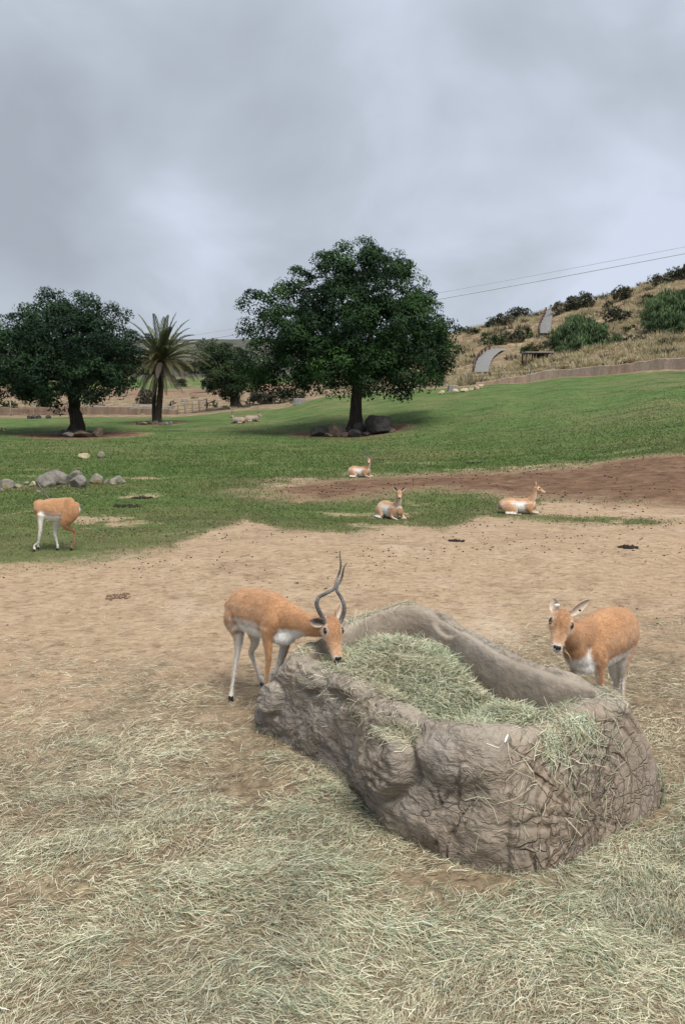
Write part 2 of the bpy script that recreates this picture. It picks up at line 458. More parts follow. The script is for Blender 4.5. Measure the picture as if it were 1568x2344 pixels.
def build_ground():
    X, Y = grid_patch(us, ys)
    sh = X.shape
    z = land(X.ravel(), Y.ravel()).reshape(sh)
    near = Y < 12
    z = z + np.where(near, 0.85 * heap(X, Y), 0)
    hoof = fbm2(X, Y, 6.0, 3, 30.0)
    z = z + 0.012 * hoof * sstep(16, 8, Y)
    n, m = sh
    idx = np.arange(n * m).reshape(sh)
    Q = np.stack([idx[:-1, :-1], idx[:-1, 1:], idx[1:, 1:], idx[1:, :-1]], -1).reshape(-1, 4)
    me = mesh_from('ground', np.stack([X, Y, z], -1).reshape(-1, 3), Q)
    g, mu, dh, hy, far, scrub, worn = masks(X.ravel(), Y.ravel())
    set_f(me, 'worn', worn)
    set_f(me, 'grass', g); set_f(me, 'mud', mu); set_f(me, 'dry', dh); set_f(me, 'hay', hy); set_f(me, 'far', far); set_f(me, 'scrub', scrub)
    t = NT('ground'); v = t.co()
    nf = t.noise(v, 2.2, 6, 0.62); nb = t.noise(v, 0.35, 5, 0.6); nm = t.noise(v, 9.0, 5, 0.65); fine = t.noise(v, 45.0, 4, 0.7)
    dirt = t.ramp(nf, [(0.30, (0.24, 0.166, 0.104)), (0.48, (0.39, 0.284, 0.183)), (0.70, (0.515, 0.392, 0.268))])
    dirt = t.mix(0.55, dirt, t.ramp(nm, [(0.32, (0.19, 0.130, 0.080)), (0.5, (0.395, 0.288, 0.187)), (0.75, (0.545, 0.42, 0.29))]))
    dirt = t.mix(t.ramp(nb, [(0.35, 0.0), (0.65, 0.45)]), dirt, (0.40, 0.275, 0.175))
    clod = t.ramp(t.noise(v, 5.0, 3, 0.5, 1.0), [(0.60, 0.0), (0.72, 1.0)])
    dirt = t.mix(t.math('MULTIPLY', clod, 0.45), dirt, (0.16, 0.10, 0.062))
    dent = t.ramp(t.noise(t.co((0.7, 1.6, 1)), 13.0, 3, 0.6, 0.6), [(0.58, 0.0), (0.68, 1.0)])
    dirt = t.mix(t.math('MULTIPLY', dent, t.math('MULTIPLY', t.ramp(nf, [(0.4, 0.25), (0.6, 0.7)]), t.ramp(t.noise(v, 0.7, 4, 0.65), [(0.38, 0.1), (0.6, 1.25)]))), dirt, (0.14, 0.092, 0.06))  # dents also darkened in the dirt colour, standing in for shade inside them
    dirt = t.mix(t.ramp(t.noise(v, 1.0, 5, 0.7, 0.6), [(0.54, 0.0), (0.68, 0.6)]), dirt, (0.235, 0.155, 0.098))
    dirt = t.mix(t.ramp(t.noise(t.vmath('ADD', v, (31.0, 7.0, 0.0)), 0.55, 5, 0.7, 0.4), [(0.55, 0.0), (0.68, 0.5)]), dirt, (0.56, 0.45, 0.335))
    gn = t.noise(v, 1.1, 6, 0.65); gn2 = t.noise(v, 0.16, 4, 0.6)
    green = t.ramp(gn, [(0.28, (0.060, 0.104, 0.030)), (0.5, (0.094, 0.150, 0.042)), (0.72, (0.142, 0.195, 0.062))])
    green = t.mix(t.ramp(gn2, [(0.46, 0.0), (0.66, 0.65)]), green, (0.19, 0.175, 0.080))
    green = t.mix(t.ramp(nm, [(0.35, 0.5), (0.55, 0.0)]), green, (0.045, 0.055, 0.025))
    green = t.mix(t.ramp(t.noise(t.co((0.5, 1.5, 1)), 0.5, 5, 0.7), [(0.34, 0.7), (0.5, 0.0)]), green, (0.032, 0.058, 0.020))
    green = t.mix(t.ramp(t.noise(t.co((0.4, 1.2, 1)), 0.9, 4, 0.7), [(0.60, 0.0), (0.72, 0.55)]), green, (0.22, 0.19, 0.10))
    green = t.mix(t.math('MULTIPLY', t.attr('worn'), t.ramp(nf, [(0.3, 0.75), (0.65, 0.2)])), green, (0.165, 0.135, 0.075))
    mudc = t.ramp(nf, [(0.3, (0.085, 0.048, 0.029)), (0.55, (0.168, 0.098, 0.060)), (0.75, (0.26, 0.17, 0.108))])
    dryc = t.ramp(t.noise(v, 0.8, 5, 0.65), [(0.3, (0.10, 0.075, 0.050)), (0.5, (0.22, 0.165, 0.105)), (0.72, (0.40, 0.32, 0.19))])
    soil = t.ramp(t.noise(v, 0.25, 5, 0.6), [(0.3, (0.13, 0.083, 0.056)), (0.7, (0.30, 0.195, 0.13))])
    hayc = t.ramp(t.noise(v, 14.0, 4, 0.7), [(0.3, (0.075, 0.056, 0.036)), (0.5, (0.19, 0.145, 0.092)), (0.7, (0.36, 0.285, 0.18))])  # ground under hay; dark stops put shade between the straws into the colour
    c = t.mix(t.attr('far'), dirt, soil)
    c = t.mix(t.attr('dry'), c, dryc)
    c = t.mix(t.attr('scrub'), c, t.ramp(t.noise(v, 0.05, 5, 0.7), [(0.35, (0.040, 0.046, 0.034)), (0.55, (0.085, 0.086, 0.066)), (0.7, (0.15, 0.135, 0.10))]))
    mgate = t.math('ADD', t.attr('mud'), t.math('MULTIPLY', t.math('SUBTRACT', nm, 0.5), 0.9), True)
    c = t.mix(mgate if False else t.math('MULTIPLY', mgate, t.math('MULTIPLY', t.attr('mud'), 3.0, True)), c, mudc)
    gmix = t.math('ADD', t.math('MULTIPLY', t.math('SUBTRACT', gn, 0.5), 1.2), t.math('MULTIPLY', t.math('SUBTRACT', nm, 0.5), 1.0))
    thr = t.math('SUBTRACT', t.math('ADD', t.attr('grass'), gmix), 0.5)
    gm = t.math('ADD', t.math('MULTIPLY', thr, 1.9), 0.5, True)
    c = t.mix(gm, c, green)
    hm = t.math('MULTIPLY', t.math('ADD', t.math('MULTIPLY', t.math('SUBTRACT', t.math('ADD', t.attr('hay'), t.math('MULTIPLY', t.math('SUBTRACT', nf, .5), 1.2)), .42), 2.5), .5, True), 0.8)
    c = t.mix(hm, c, hayc)
    h = t.math('ADD', t.math('ADD', t.math('MULTIPLY', nm, 0.6), t.math('MULTIPLY', fine, 0.3)), t.math('SUBTRACT', t.math('MULTIPLY', clod, 0.3), t.math('MULTIPLY', dent, 0.25)))
    hb = t.bump(t.noise(v, 3.6, 3, 0.6, 0.8), 0.55, 0.10)
    mat = t.done(c, 0.95, 0.12, t.bump(h, 0.9, 0.055, hb))
    o = obj('ground', me, mat)
    o['kind'] = 'structure'
    return o
# ------------------------------------------------------------------ foliage
M_LEAF = attr_mat('leaf', 0.62, 0.2, 0.18)
M_DULL = attr_mat('dull_leaf', 0.8, 0.2, 0.15)
M_BLADE = attr_mat('dry_blade', 0.85, 0.2, 0.2)
def bark_mat(name, c):
    t = NT(name); v = t.co((1, 1, 0.22))
    n = t.noise(v, 6, 6, 0.65)
    col = t.ramp(n, [(0.3, tuple(x * 0.5 for x in c)), (0.7, tuple(x * 1.4 for x in c))])
    return t.done(col, 0.95, 0.15, t.bump(t.noise(v, 14, 5, 0.7), 0.8, 0.06))
M_BARK = bark_mat('bark', (0.055, 0.045, 0.037))
M_BARKG = bark_mat('grey_bark', (0.14, 0.12, 0.10))
M_PALMB = bark_mat('palm_bark', (0.065, 0.052, 0.042))
def leaves(P, D, N, L, W, cols):
    """diamond leaves at P pointing along D; two faces each, slightly folded"""
    D = nrm(D); S = nrm(np.cross(D, N)); U = np.cross(S, D)
    n = len(P); L = np.broadcast_to(np.asarray(L, float), (n,))[:, None]; W = np.broadcast_to(np.asarray(W, float), (n,))[:, None]
    a = P; b = P + D * L * 0.45 + S * W * 0.5 + U * W * 0.15; c = P + D * L - U * L * 0.08; d = P + D * L * 0.45 - S * W * 0.5 + U * W * 0.15
    V = np.stack([a, b, c, d], 1).reshape(-1, 3)
    i = np.arange(n)[:, None] * 4
    T = np.concatenate([i + [[0, 1, 2]], i + [[0, 2, 3]]], 0)
    return V, T, np.repeat(cols, 4, 0)
def rdir(n, r=rng):
    return nrm(r.normal(size=(n, 3)))
def crown_mesh(lobes, base, r, sub=0.8, per_area=1.15, lpc=58, L=0.24, W=0.10, c_dark=(0.009, 0.024, 0.010), c_lite=(0.048, 0.108, 0.026), droop=0.0, up=0.35, keep=0.74, inner=0.35):
    """lobes: (centre xyz, radii xyz). Clumps of leaves on the outside of the lobes, plus a thinner filling"""
    C = np.array([l[0] for l in lobes]); R = np.array([l[1] for l in lobes])
    cl = []; nr = []; lt = []
    for k in range(len(lobes)):
        area = 4 * np.pi * (np.mean(R[k]) ** 2)
        m = int(area * per_area)
        d = rdir(m, r)
        s = r.uniform(0.80, 1.04, m)[:, None]
        p = C[k] + d * R[k] * s
        q = np.min(np.where(np.arange(len(lobes))[None, :] == k, 9, np.linalg.norm((p[:, None, :] - C[None]) / R[None], axis=2)), axis=1)
        ok = (q > keep) & (r.random(m) > np.clip(-d[:, 2] - 0.45, 0, 0.5))
        cl.append(p[ok]); nr.append(nrm(d[ok] / R[k])); lo_ = r.normal(0, 0.16); lt.append(np.full(int(ok.sum()), lo_))
        m2 = int(m * inner)
        d2 = rdir(m2, r); cl.append(C[k] + d2 * R[k] * r.uniform(0.3, 0.8, m2)[:, None]); nr.append(d2); lt.append(np.full(m2, lo_))
    cl = np.concatenate(cl); nr = np.concatenate(nr)
    m = len(cl)
    rs = sub * r.uniform(0.6, 1.25, m)
    tone = np.clip(np.concatenate(lt) + r.normal(0.38, 0.24, m) + 0.45 * fbm(cl * 0.45 + 7.7, 3) + 0.20 * np.clip(nr[:, 2], -.5, 1), 0, 1)  # clumps facing up get a lighter colour: top light painted into the leaves
    k = np.repeat(np.arange(m), lpc); n = len(k)
    d = nrm(rdir(n, r) + 0.55 * nr[k] + np.array([0, 0, up]))
    P = cl[k] + d * (rs[k] * r.uniform(0.45, 1.0, n))[:, None] * np.array([1, 1, 0.72])
    rd = rdir(n, r); tg = nrm(rd - d * np.sum(rd * d, 1)[:, None])
    D = nrm(tg + 0.45 * d + np.array([0, 0, -droop - 0.15]))
    N = nrm(d + np.array([0, 0, 0.35]) + 0.32 * rdir(n, r))
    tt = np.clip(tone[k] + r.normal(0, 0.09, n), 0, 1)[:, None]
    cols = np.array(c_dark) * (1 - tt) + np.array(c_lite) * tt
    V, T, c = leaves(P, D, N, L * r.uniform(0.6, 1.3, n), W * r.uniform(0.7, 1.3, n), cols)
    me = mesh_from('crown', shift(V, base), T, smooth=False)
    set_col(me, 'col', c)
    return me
def limb(p0, p1, r0, r1, r, sag=0.0, n=7, wob=0.06):
    p0 = np.asarray(p0, float); p1 = np.asarray(p1, float); L = np.linalg.norm(p1 - p0)
    t = np.linspace(0, 1, n)[:, None]
    P = p0 + (p1 - p0) * t + np.array([0, 0, 1]) * (np.sin(t * np.pi) * sag * L)
    P[1:-1] += r.normal(0, wob * L * 0.3, (n - 2, 3))
    return tube_arrays(P, r0 + (r1 - r0) * t[:, 0], 7)
def trunk_mesh(base, top, r0, r1, limbs, r, flare=1.7, seg=16):
    base = np.asarray(base, float); top = np.asarray(top, float)
    t = np.linspace(0, 1, 14)
    P = base + (top - base) * t[:, None]; P[0, 2] -= 0.3
    P[2:-1, :2] += r.normal(0, r0 * 0.12, (11, 2))
    rad = r0 + (r1 - r0) * t + r0 * (flare - 1) * np.exp(-t * 9)
    V, Q, T = tube_arrays(P, rad, seg)
    ang = np.tile(np.arange(seg), 14); lev = np.repeat(t, seg)
    k = 1 + (0.14 * np.sin(ang * 2 * np.pi / seg * 5 + 1) + 0.08 * np.sin(ang * 2 * np.pi / seg * 3)) * (0.4 + np.exp(-lev * 6))
    ctr = np.repeat(P, seg, 0); V[:14 * seg] = ctr + (V[:14 * seg] - ctr) * k[:, None]
    br = []
    for e, a in limbs:
        v, q, t_ = limb(base + (top - base) * a, e, r1 * 0.62, r1 * 0.16, r, 0.06)
        br.append(mesh_from('branch', shift(v, base), [q, t_]))
    return mesh_from('trunk', shift(V, base), [Q, T]), br
def px_lobes(Y0, rows, flat=0.92, shrink=0.8, spread=1.04):
    """(px, py, radius in px, depth offset in m) -> world lobes"""
    out = []
    mx, my = np.mean([q[0] for q in rows]), np.mean([q[1] for q in rows])
    for q in rows:
        x, y, rp, dy = q[:4]
        x = mx + (x - mx) * spread; y = my + (y - my) * spread
        c = at(x, y, Y0 + dy); rr = max(rp * Y0 / F - 0.42 * shrink, rp * Y0 / F * 0.5)
        out.append((c, np.array([rr, rr * 1.05, rr * flat])))
    return out
def tree(name, label, gpx, Y0, lobes, top_px, r0, r1, bark, seed, group=None, cat='tree', limb_every=2, leafmat=None, **kw):
    r = np.random.default_rng(seed)
    b = at(gpx[0], gpx[1], Y0); b[2] = gz(b[0], b[1])
    t = thing(name, label, cat, b, group)
    top = at(top_px[0], top_px[1], Y0)
    lm = [(l[0] + r.normal(0, 0.1, 3), r.uniform(0.55, 1.0)) for l in lobes[::limb_every]]
    tm, brs = trunk_mesh(b, top, r0, r1, lm, r)
    tr = obj('trunk', tm, bark, t)
    for m_b in brs: obj('branch', m_b, bark, tr)
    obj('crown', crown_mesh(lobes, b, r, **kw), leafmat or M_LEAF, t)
    return t
def build_trees():
    Y = 56.0
    c = px_lobes(Y, [(818, 618, 62, 0), (880, 622, 56, 1), (765, 632, 56, 0), (845, 660, 85, -1), (905, 672, 62, 0), (725, 690, 62, 0), (680, 655, 42, .5), (648, 690, 36, 0),
        (595, 700, 40, 0), (580, 752, 30, .5), (655, 760, 58, -2), (605, 815, 50, -1.5), (700, 800, 72, -3), (775, 735, 85, -2.5), (850, 765, 92, -3), (930, 745, 78, -1.5),
        (958, 690, 38, 1), (990, 765, 50, 0), (1000, 815, 46, -.5), (925, 830, 70, -3), (762, 838, 42, -5), (850, 845, 62, -4), (668, 862, 46, -2), (600, 862, 44, -.5),
        (725, 870, 40, -2), (975, 862, 36, -1.5), (900, 870, 44, -3), (820, 740, 120, 3), (720, 790, 95, 3), (930, 800, 90, 3), (800, 840, 80, 2)])
    tree('broadleaf_tree', 'tallest dark green broadleaf tree with dark boulders round its trunk', (812, 985), Y, c, (822, 800), 0.42, 0.34, M_BARK, 21, cat='tree', per_area=1.1, lpc=90, sub=0.80, inner=0.14)
    Y = 57.0
    c = px_lobes(Y, [(130, 705, 42, 0), (180, 715, 48, 0), (75, 735, 45, 0), (230, 735, 44, 0), (265, 725, 26, 0), (20, 760, 45, 0), (-30, 800, 55, 0), (130, 770, 80, -2), (205, 790, 72, -2.5),
        (275, 790, 46, 0), (290, 830, 36, 0), (40, 820, 70, -1.5), (110, 850, 70, -3), (200, 860, 62, -3), (262, 868, 44, -1), (40, 880, 50, -1), (-20, 880, 50, 0), (140, 900, 46, -2),
        (85, 905, 38, -1), (205, 895, 36, -1), (290, 880, 24, 0), (150, 800, 110, 3), (60, 840, 80, 3), (230, 830, 70, 2.5)])
    tree('broadleaf_tree', 'round dark green broadleaf tree standing beside the palm', (174, 985), Y, c, (168, 850), 0.45, 0.34, M_BARK, 22, cat='tree', per_area=1.05, lpc=84, sub=0.78, inner=0.22,
         c_dark=(0.009, 0.022, 0.013), c_lite=(0.034, 0.074, 0.028))
    Y = 92.0
    c = px_lobes(Y, [(500, 812, 30, 0), (535, 820, 34, 0), (480, 845, 22, 0), (515, 850, 34, -1.5), (555, 850, 32, 0), (490, 880, 24, 0), (530, 885, 34, -1), (570, 880, 28, 0), (590, 860, 28, 1)])
    tree('broadleaf_tree', 'smaller olive green tree on the field edge between palm and tallest tree', (540, 937), Y, c, (535, 880), 0.55, 0.4, M_BARK, 23, cat='tree', per_area=1.5, lpc=60, L=0.30, W=0.14,
         c_dark=(0.014, 0.028, 0.013), c_lite=(0.055, 0.085, 0.030), sub=0.7)
    Y = 135.0
    c = px_lobes(Y, [(470, 795, 18, 0), (488, 790, 16, 0), (460, 815, 16, 0), (478, 825, 22, 0), (468, 850, 16, 0), (495, 850, 20, 0)])
    tree('hazy_tree', 'grey green feathery tree far behind the olive green tree', (478, 892), Y, c, (478, 850), 0.4, 0.3, M_BARKG, 24, cat='tree', per_area=0.9, lpc=24, L=0.45, W=0.16,
         c_dark=(0.055, 0.075, 0.045), c_lite=(0.12, 0.15, 0.09), sub=0.9, leafmat=M_DULL)
    # slim tree behind the left tree's trunk
    Y = 80.0
    c = px_lobes(Y, [(200, 918, 16, 0), (215, 922, 13, 0), (155, 925, 12, 0), (170, 915, 14, 0)])
    tree('young_tree', 'bright green young tree with pale forked trunk behind the round tree', (162, 962), Y, c, (162, 935), 0.16, 0.12, M_BARKG, 25, cat='tree', per_area=2, lpc=20, L=0.25, W=0.12,
         c_dark=(0.02, 0.05, 0.016), c_lite=(0.06, 0.14, 0.035))
    # pepper trees on the hillside
    for k, (lab, gp, Y, rows) in enumerate([
        ('weeping green pepper tree below the upper road bend on the hillside', (1325, 802), 112.0,
            [(1290, 770, 28, 0), (1320, 750, 34, 0), (1355, 755, 32, 0), (1290, 795, 24, -1), (1330, 790, 32, -2), (1370, 785, 30, 0), (1400, 778, 20, 0), (1415, 785, 16, 0)]),
        ('weeping green pepper tree high on the hillside above the dry grass', (1535, 760), 118.0,
            [(1500, 705, 30, 0), (1535, 690, 36, 0), (1570, 690, 36, 0), (1495, 735, 24, -1), (1530, 730, 36, -2), (1570, 730, 40, 0), (1610, 720, 40, 0)])]):
        c = px_lobes(Y, rows)
        tree('pepper_tree', lab, gp, Y, c, (gp[0], gp[1] - 40), 0.4, 0.25, M_BARKG, 30 + k, cat='tree', per_area=1.3, lpc=26, L=0.75, W=0.14,
             c_dark=(0.045, 0.075, 0.034), c_lite=(0.12, 0.185, 0.080), sub=0.8, droop=1.5, up=-0.2, leafmat=M_DULL)
def build_palm():
    r = np.random.default_rng(5)
    Y = 68.0
    b = at(360, 960, Y); b[2] = gz(b[0], b[1])
    t = thing('palm_tree', 'palm tree with upright green fronds and hanging dead fronds', 'palm tree', b)
    top = at(370, 828, Y)
    n = 26; tt = np.linspace(0, 1, n)
    P = b + (top - b) * tt[:, None]; P[:, 0] += 0.10 * np.sin(tt * 3); P[0, 2] -= 0.3
    rad = 0.27 - 0.07 * tt + 0.025 * (np.arange(n) % 2) + 0.22 * np.exp(-tt * 12) + 0.12 * sstep(.85, 1, tt)
    V, Q, T = tube_arrays(P, rad, 14)
    obj('trunk', mesh_from('trunk', shift(V, b), [Q, T]), M_PALMB, t)
    P2 = np.array([b + [-0.35, 0.3, -0.1], b + [-0.28, 0.3, 2.0], top + [-0.45, 0.3, -0.9]])
    V, Q, T = tube_arrays(crom(P2, 10), np.full(10, 0.17), 9)
    obj('stem', mesh_from('stem', shift(V, b), [Q, T]), M_PALMB, t)
    def frond(el, az, L, bend, dead):
        k = 12; s = np.linspace(0, 1, k)
        d = np.array([math.cos(az) * math.cos(el), math.sin(az) * math.cos(el), math.sin(el)])
        pts = [np.zeros(3)]
        for i in range(k - 1):
            dd = nrm(d + np.array([0, 0, -bend * (s[i] ** 1.6) * 2.0]))
            pts.append(pts[-1] + dd * L / (k - 1))
        pts = np.array(pts) + top
        V, Q, T = tube_arrays(pts, 0.045 * (1 - 0.8 * s), 4)
        m = 34; f = np.linspace(0.14, 0.99, m)
        base = np.stack([np.interp(f, s, pts[:, i]) for i in range(3)], 1)
        tg = nrm(np.stack([np.interp(f, s, np.gradient(pts[:, i])) for i in range(3)], 1))
        sd = nrm(np.cross(tg, [0, 0, 1.0]) + 1e-4); upv = np.cross(sd, tg)
        VV = [V]; TT = []; o = len(V)
        for sg in (-1, 1):
            ll = (0.50 * np.sin(np.pi * np.clip(f * 0.9 + 0.12, 0, 1)) ** 0.6 + 0.05) * L / 4
            D = nrm(tg * 1.15 + sg * sd * 0.8 + upv * (0.35 if not dead else -0.5) + r.normal(0, 0.08, (m, 3)))
            v, tr, _ = leaves(base, D, np.cross(sd * sg, tg) + 0.3 * upv, ll, 0.075 if not dead else 0.045, np.zeros((m, 3)))
            VV.append(v); TT.append(tr + o); o += len(v)
        me = mesh_from('frond', shift(np.concatenate(VV), b), [Q, np.concatenate([T] + TT)], smooth=False)
        if dead: c = np.array([0.23, 0.19, 0.15]) * r.uniform(0.6, 1.15)
        else:
            c = np.array([0.12, 0.135, 0.065]) * r.uniform(0.7, 1.2)
            if el < 0.45: c = c * 0.5 + np.array([0.085, 0.07, 0.03])
        cols = np.tile(c, (len(me.vertices), 1)) * r.uniform(0.8, 1.2, (len(me.vertices), 1))
        set_col(me, 'col', cols)
        obj('frond', me, M_BLADE, t)
    for i in range(66):
        el = math.asin(r.uniform(-0.05, 0.985)); frond(el, r.uniform(0, 2 * np.pi), r.uniform(3.8, 4.7), 0.22 + 0.5 * (1 - el / 1.57), False)
    for i in range(36):
        el = r.uniform(-0.85, 0.25); frond(el, r.uniform(0, 2 * np.pi), r.uniform(2.6, 4.2), 0.62, True)

# ------------------------------------------------------------------ shrubs
def shrub(name, label, px, py, w, h, seed, cd, cl, group=None, cat='shrub', Yfix=None, L=0.5, W=0.2, per=0.9):
    r = np.random.default_rng(seed)
    if Yfix: b = at(px, py, Yfix); b[2] = gz(b[0], b[1])
    else:
        b = on_ground(px, py, 230)
        if b[1] > 200: b = at(px, py, 168.0); b[2] = gz(b[0], b[1])
    s = b[1] / F
    W_, H_ = w * s, h * s
    n = max(2, int(round(w / h * 2.2)))
    lobes = []
    for i in range(n):
        f = (i + 0.5) / n - 0.5
        rr = H_ * r.uniform(0.34, 0.52)
        lobes.append((b + np.array([f * (W_ - rr * 0.8), r.normal(0, H_ * 0.15), H_ * r.uniform(0.38, 0.58) * (1 - abs(f) * 0.5)]), np.array([rr, rr, rr * 0.95])))
    t = thing(name, label, cat, b, group)
    obj('foliage', crown_mesh(lobes, b, r, sub=min(0.7, H_ * 0.22), per_area=per, lpc=20, L=L, W=W, c_dark=cd, c_lite=cl, inner=0.5), M_DULL, t)
    st = [limb(b - [0, 0, 0.2], l[0], H_ * 0.03, H_ * 0.012, r) for l in lobes]
    V, FQ = join(st); obj('stem', mesh_from('stem', shift(V, b), FQ), M_BARKG, t)
def build_shrubs():
    dk = ((0.030, 0.036, 0.022), (0.085, 0.092, 0.055)); gy = ((0.05, 0.052, 0.035), (0.12, 0.12, 0.085)); gr = ((0.025, 0.045, 0.018), (0.07, 0.11, 0.04))
    sky_line = [(1060, 759, 29, 18), (1095, 750, 27, 21), (1125, 744, 29, 24), (1155, 740, 34, 29), (1185, 730, 39, 32), (1215, 724, 46, 35), (1282, 714, 29, 27), (1310, 704, 34, 29),
                (1340, 699, 39, 35), (1385, 686, 46, 35), (1425, 682, 34, 29), (1470, 666, 34, 18), (1510, 650, 46, 29), (1550, 636, 50, 29), (1600, 620, 57, 32)]
    G = 'dark shrubs along the ridge of the hill'
    for i, (x, y, w, h) in enumerate(sky_line):
        if i in (1, 5, 9, 11): continue
        c = dk if i % 3 else gy
        shrub('hill_shrub', 'dark scrubby bush on the skyline ridge of the dry hill', x, y + 4, w, h, 100 + i, *c, group=G)
    mids = [(1135, 790, 50, 22), (1175, 783, 44, 24), (1200, 775, 34, 22), (1410, 735, 46, 30), (1440, 760, 40, 14), (1250, 797, 22, 14), (1205, 806, 30, 18), (1085, 765, 30, 12), (1110, 775, 26, 14),
            (1500, 770, 44, 18), (1550, 770, 40, 22), (1450, 785, 36, 18), (1480, 690, 34, 14), (1390, 705, 26, 14)]
    for i, (x, y, w, h) in enumerate(mids):
        shrub('hill_shrub', 'dull green bush among dry grass on the slope of the hill', x, y, w, h, 130 + i, *(dk if i % 2 else gr), group='dull bushes on the hill slope')
    shrub('flowering_shrub', 'orange and green bush beside the small shelter on the hillside', 1222, 815, 34, 30, 160, (0.03, 0.045, 0.02), (0.30, 0.17, 0.045))
    shrub('dense_shrub', 'dark thicket under the left branches of the tallest tree', 610, 922, 80, 38, 161, *gy, Yfix=96)
    shrub('grey_shrub', 'grey green thicket right of the small olive green tree', 668, 915, 50, 26, 162, *gy, Yfix=98)
    shrub('juniper', 'upright dark juniper beyond the wall beside the palm', 336, 926, 30, 36, 163, (0.03, 0.035, 0.025), (0.085, 0.085, 0.06), Yfix=110)
    shrub('round_shrub', 'rounded dark bush on the far terrace behind the palm', 412, 880, 28, 20, 164, *dk, Yfix=170)
    for i, (x, y, w, h, Yf, lab) in enumerate([(400, 928, 20, 14, 105, 'small green bush behind the fence beside the palm'), (490, 930, 26, 16, 98, 'low green bush against the small olive green tree'),
        (300, 872, 34, 20, 230, 'dark bush on the far slope showing between round tree and palm'), (345, 866, 40, 22, 235, 'wide dark bush on the far slope behind the palm trunk'),
        (455, 855, 40, 26, 240, 'dark bush on the far slope between the palm and the olive green tree'), (20, 930, 40, 18, 100, 'low bush behind the brown wall, far out beside the round tree'),
        (110, 925, 50, 20, 105, 'wide low bush behind the brown wall and the round tree'), (735, 905, 30, 14, 95, 'low bush beyond the field behind the left half of the tallest tree'),
        (965, 883, 26, 30, 92, 'small green tree-like bush behind the picket rail'), (425, 850, 40, 24, 260, 'dark bush at the top of the far slope above the green terrace')]):
        shrub('field_shrub', lab, x, y, w, h, 170 + i, *(gr if Yf < 200 else dk), group='low bushes beyond the field', Yfix=Yf, L=0.5 if Yf < 200 else 0.9, W=0.2 if Yf < 200 else 0.4)
# ------------------------------------------------------------------ dry bunch grass
def tuft_arrays(r, base, H_, Wd, n, c0, c1):
    a = r.uniform(0, 2 * np.pi, n); el = np.clip(r.normal(0.95, 0.34, n), 0.25, 1.5)
    D = np.stack([np.cos(a) * np.cos(el), np.sin(a) * np.cos(el), np.sin(el)], 1)
    P = base + np.stack([np.cos(a), np.sin(a), 0 * a], 1) * (Wd * 0.25 * r.random(n) ** .5)[:, None]
    N = np.cross(D, rdir(n, r))
    t = r.random((n, 1)); cols = np.array(c0) * (1 - t) + np.array(c1) * t
    v, tr, c = leaves(P, D, N, H_ * r.uniform(0.6, 1.15, n), max(0.03, H_ * 0.07), cols)
    return v, tr, c
def build_dry_grass():
    global ROAD
    ROAD = np.array(ROAD)
    r = np.random.default_rng(77)
    c0, c1 = (0.34, 0.28, 0.165), (0.66, 0.59, 0.39)
    # counted tufts along the wall
    protos = []
    for k in range(5):
        v, tr, c = tuft_arrays(r, np.array([0, 0, -0.05]), 1.0, 1.2, 150, c0, c1)
        me = mesh_from('bunch_grass', v, tr, False); set_col(me, 'col', c); me.materials.append(M_BLADE); protos.append(me)
    n = 0
    rows = [(x, np.interp(x, [1040, 1568], [884, 812]) + r.uniform(-14, 4), r.uniform(0.7, 1.3)) for x in np.arange(1045, 1580, 13)]
    rows += [(x, np.interp(x, [1180, 1568], [838, 778]) + r.uniform(-10, 10), r.uniform(0.9, 1.6)) for x in np.arange(1180, 1580, 15)]
    for (x, y, s) in rows:
        b = on_ground(x, y, 230)
        o = obj('bunch_grass', protos[n % 5]); n += 1
        o.location = b; o.scale = (s * 1.15, s * 1.15, s); o.rotation_euler = (0, 0, r.uniform(0, 6.28))
        tag(o, 'tan dry bunch grass tuft on the bank above the concrete wall', 'grass tuft', 'dry grass tufts above the wall')
    V = []; T = []; C = []; o = 0
    m = 5200; u = r.uniform(-0.62, 0.62, m); u = np.where(r.random(m) < 0.5, np.abs(u), u); Y = np.where(u > 0.12, r.uniform(86, 172, m), r.uniform(88, 150, m)); X = u * Y
    k = ~((u < 0.12) & (r.random(m) < 0.55)); u, X, Y = u[k], X[k], Y[k]
    mk = masks(X, Y); k = (mk[4] >= 0.7) & (mk[2] * (0.5 + 1.6 * fbm2(X, Y, 0.16, 3, 140.0)) >= r.random(len(X)) * 0.75) & (np.min(np.hypot(X[:, None] - ROAD[None, :, 0], Y[:, None] - ROAD[None, :, 1]), axis=1) > 1.0); u, X, Y = u[k], X[k], Y[k]; Zl = land(X, Y)
    for k in range(len(X)):
        s = r.uniform(0.7, 1.5) if u[k] > .12 else r.uniform(.3, .75)
        sage = r.random() < 0.24
        v, tr, c = tuft_arrays(r, np.array([X[k], Y[k], Zl[k] - 0.05]), s * (0.9 if sage else 0.8), s * 2.2, 46, *(((0.05, 0.055, 0.03), (0.13, 0.135, 0.08)) if sage else (c0, c1)))
        V.append(v); T.append(tr + o); C.append(c); o += len(v)
    me = mesh_from('dry_grass', np.concatenate(V), np.concatenate(T), False); set_col(me, 'col', np.concatenate(C))
    tag(obj('dry_grass', me, M_BLADE), 'tan dry grass covering the hillside', 'dry grass', kind='stuff')
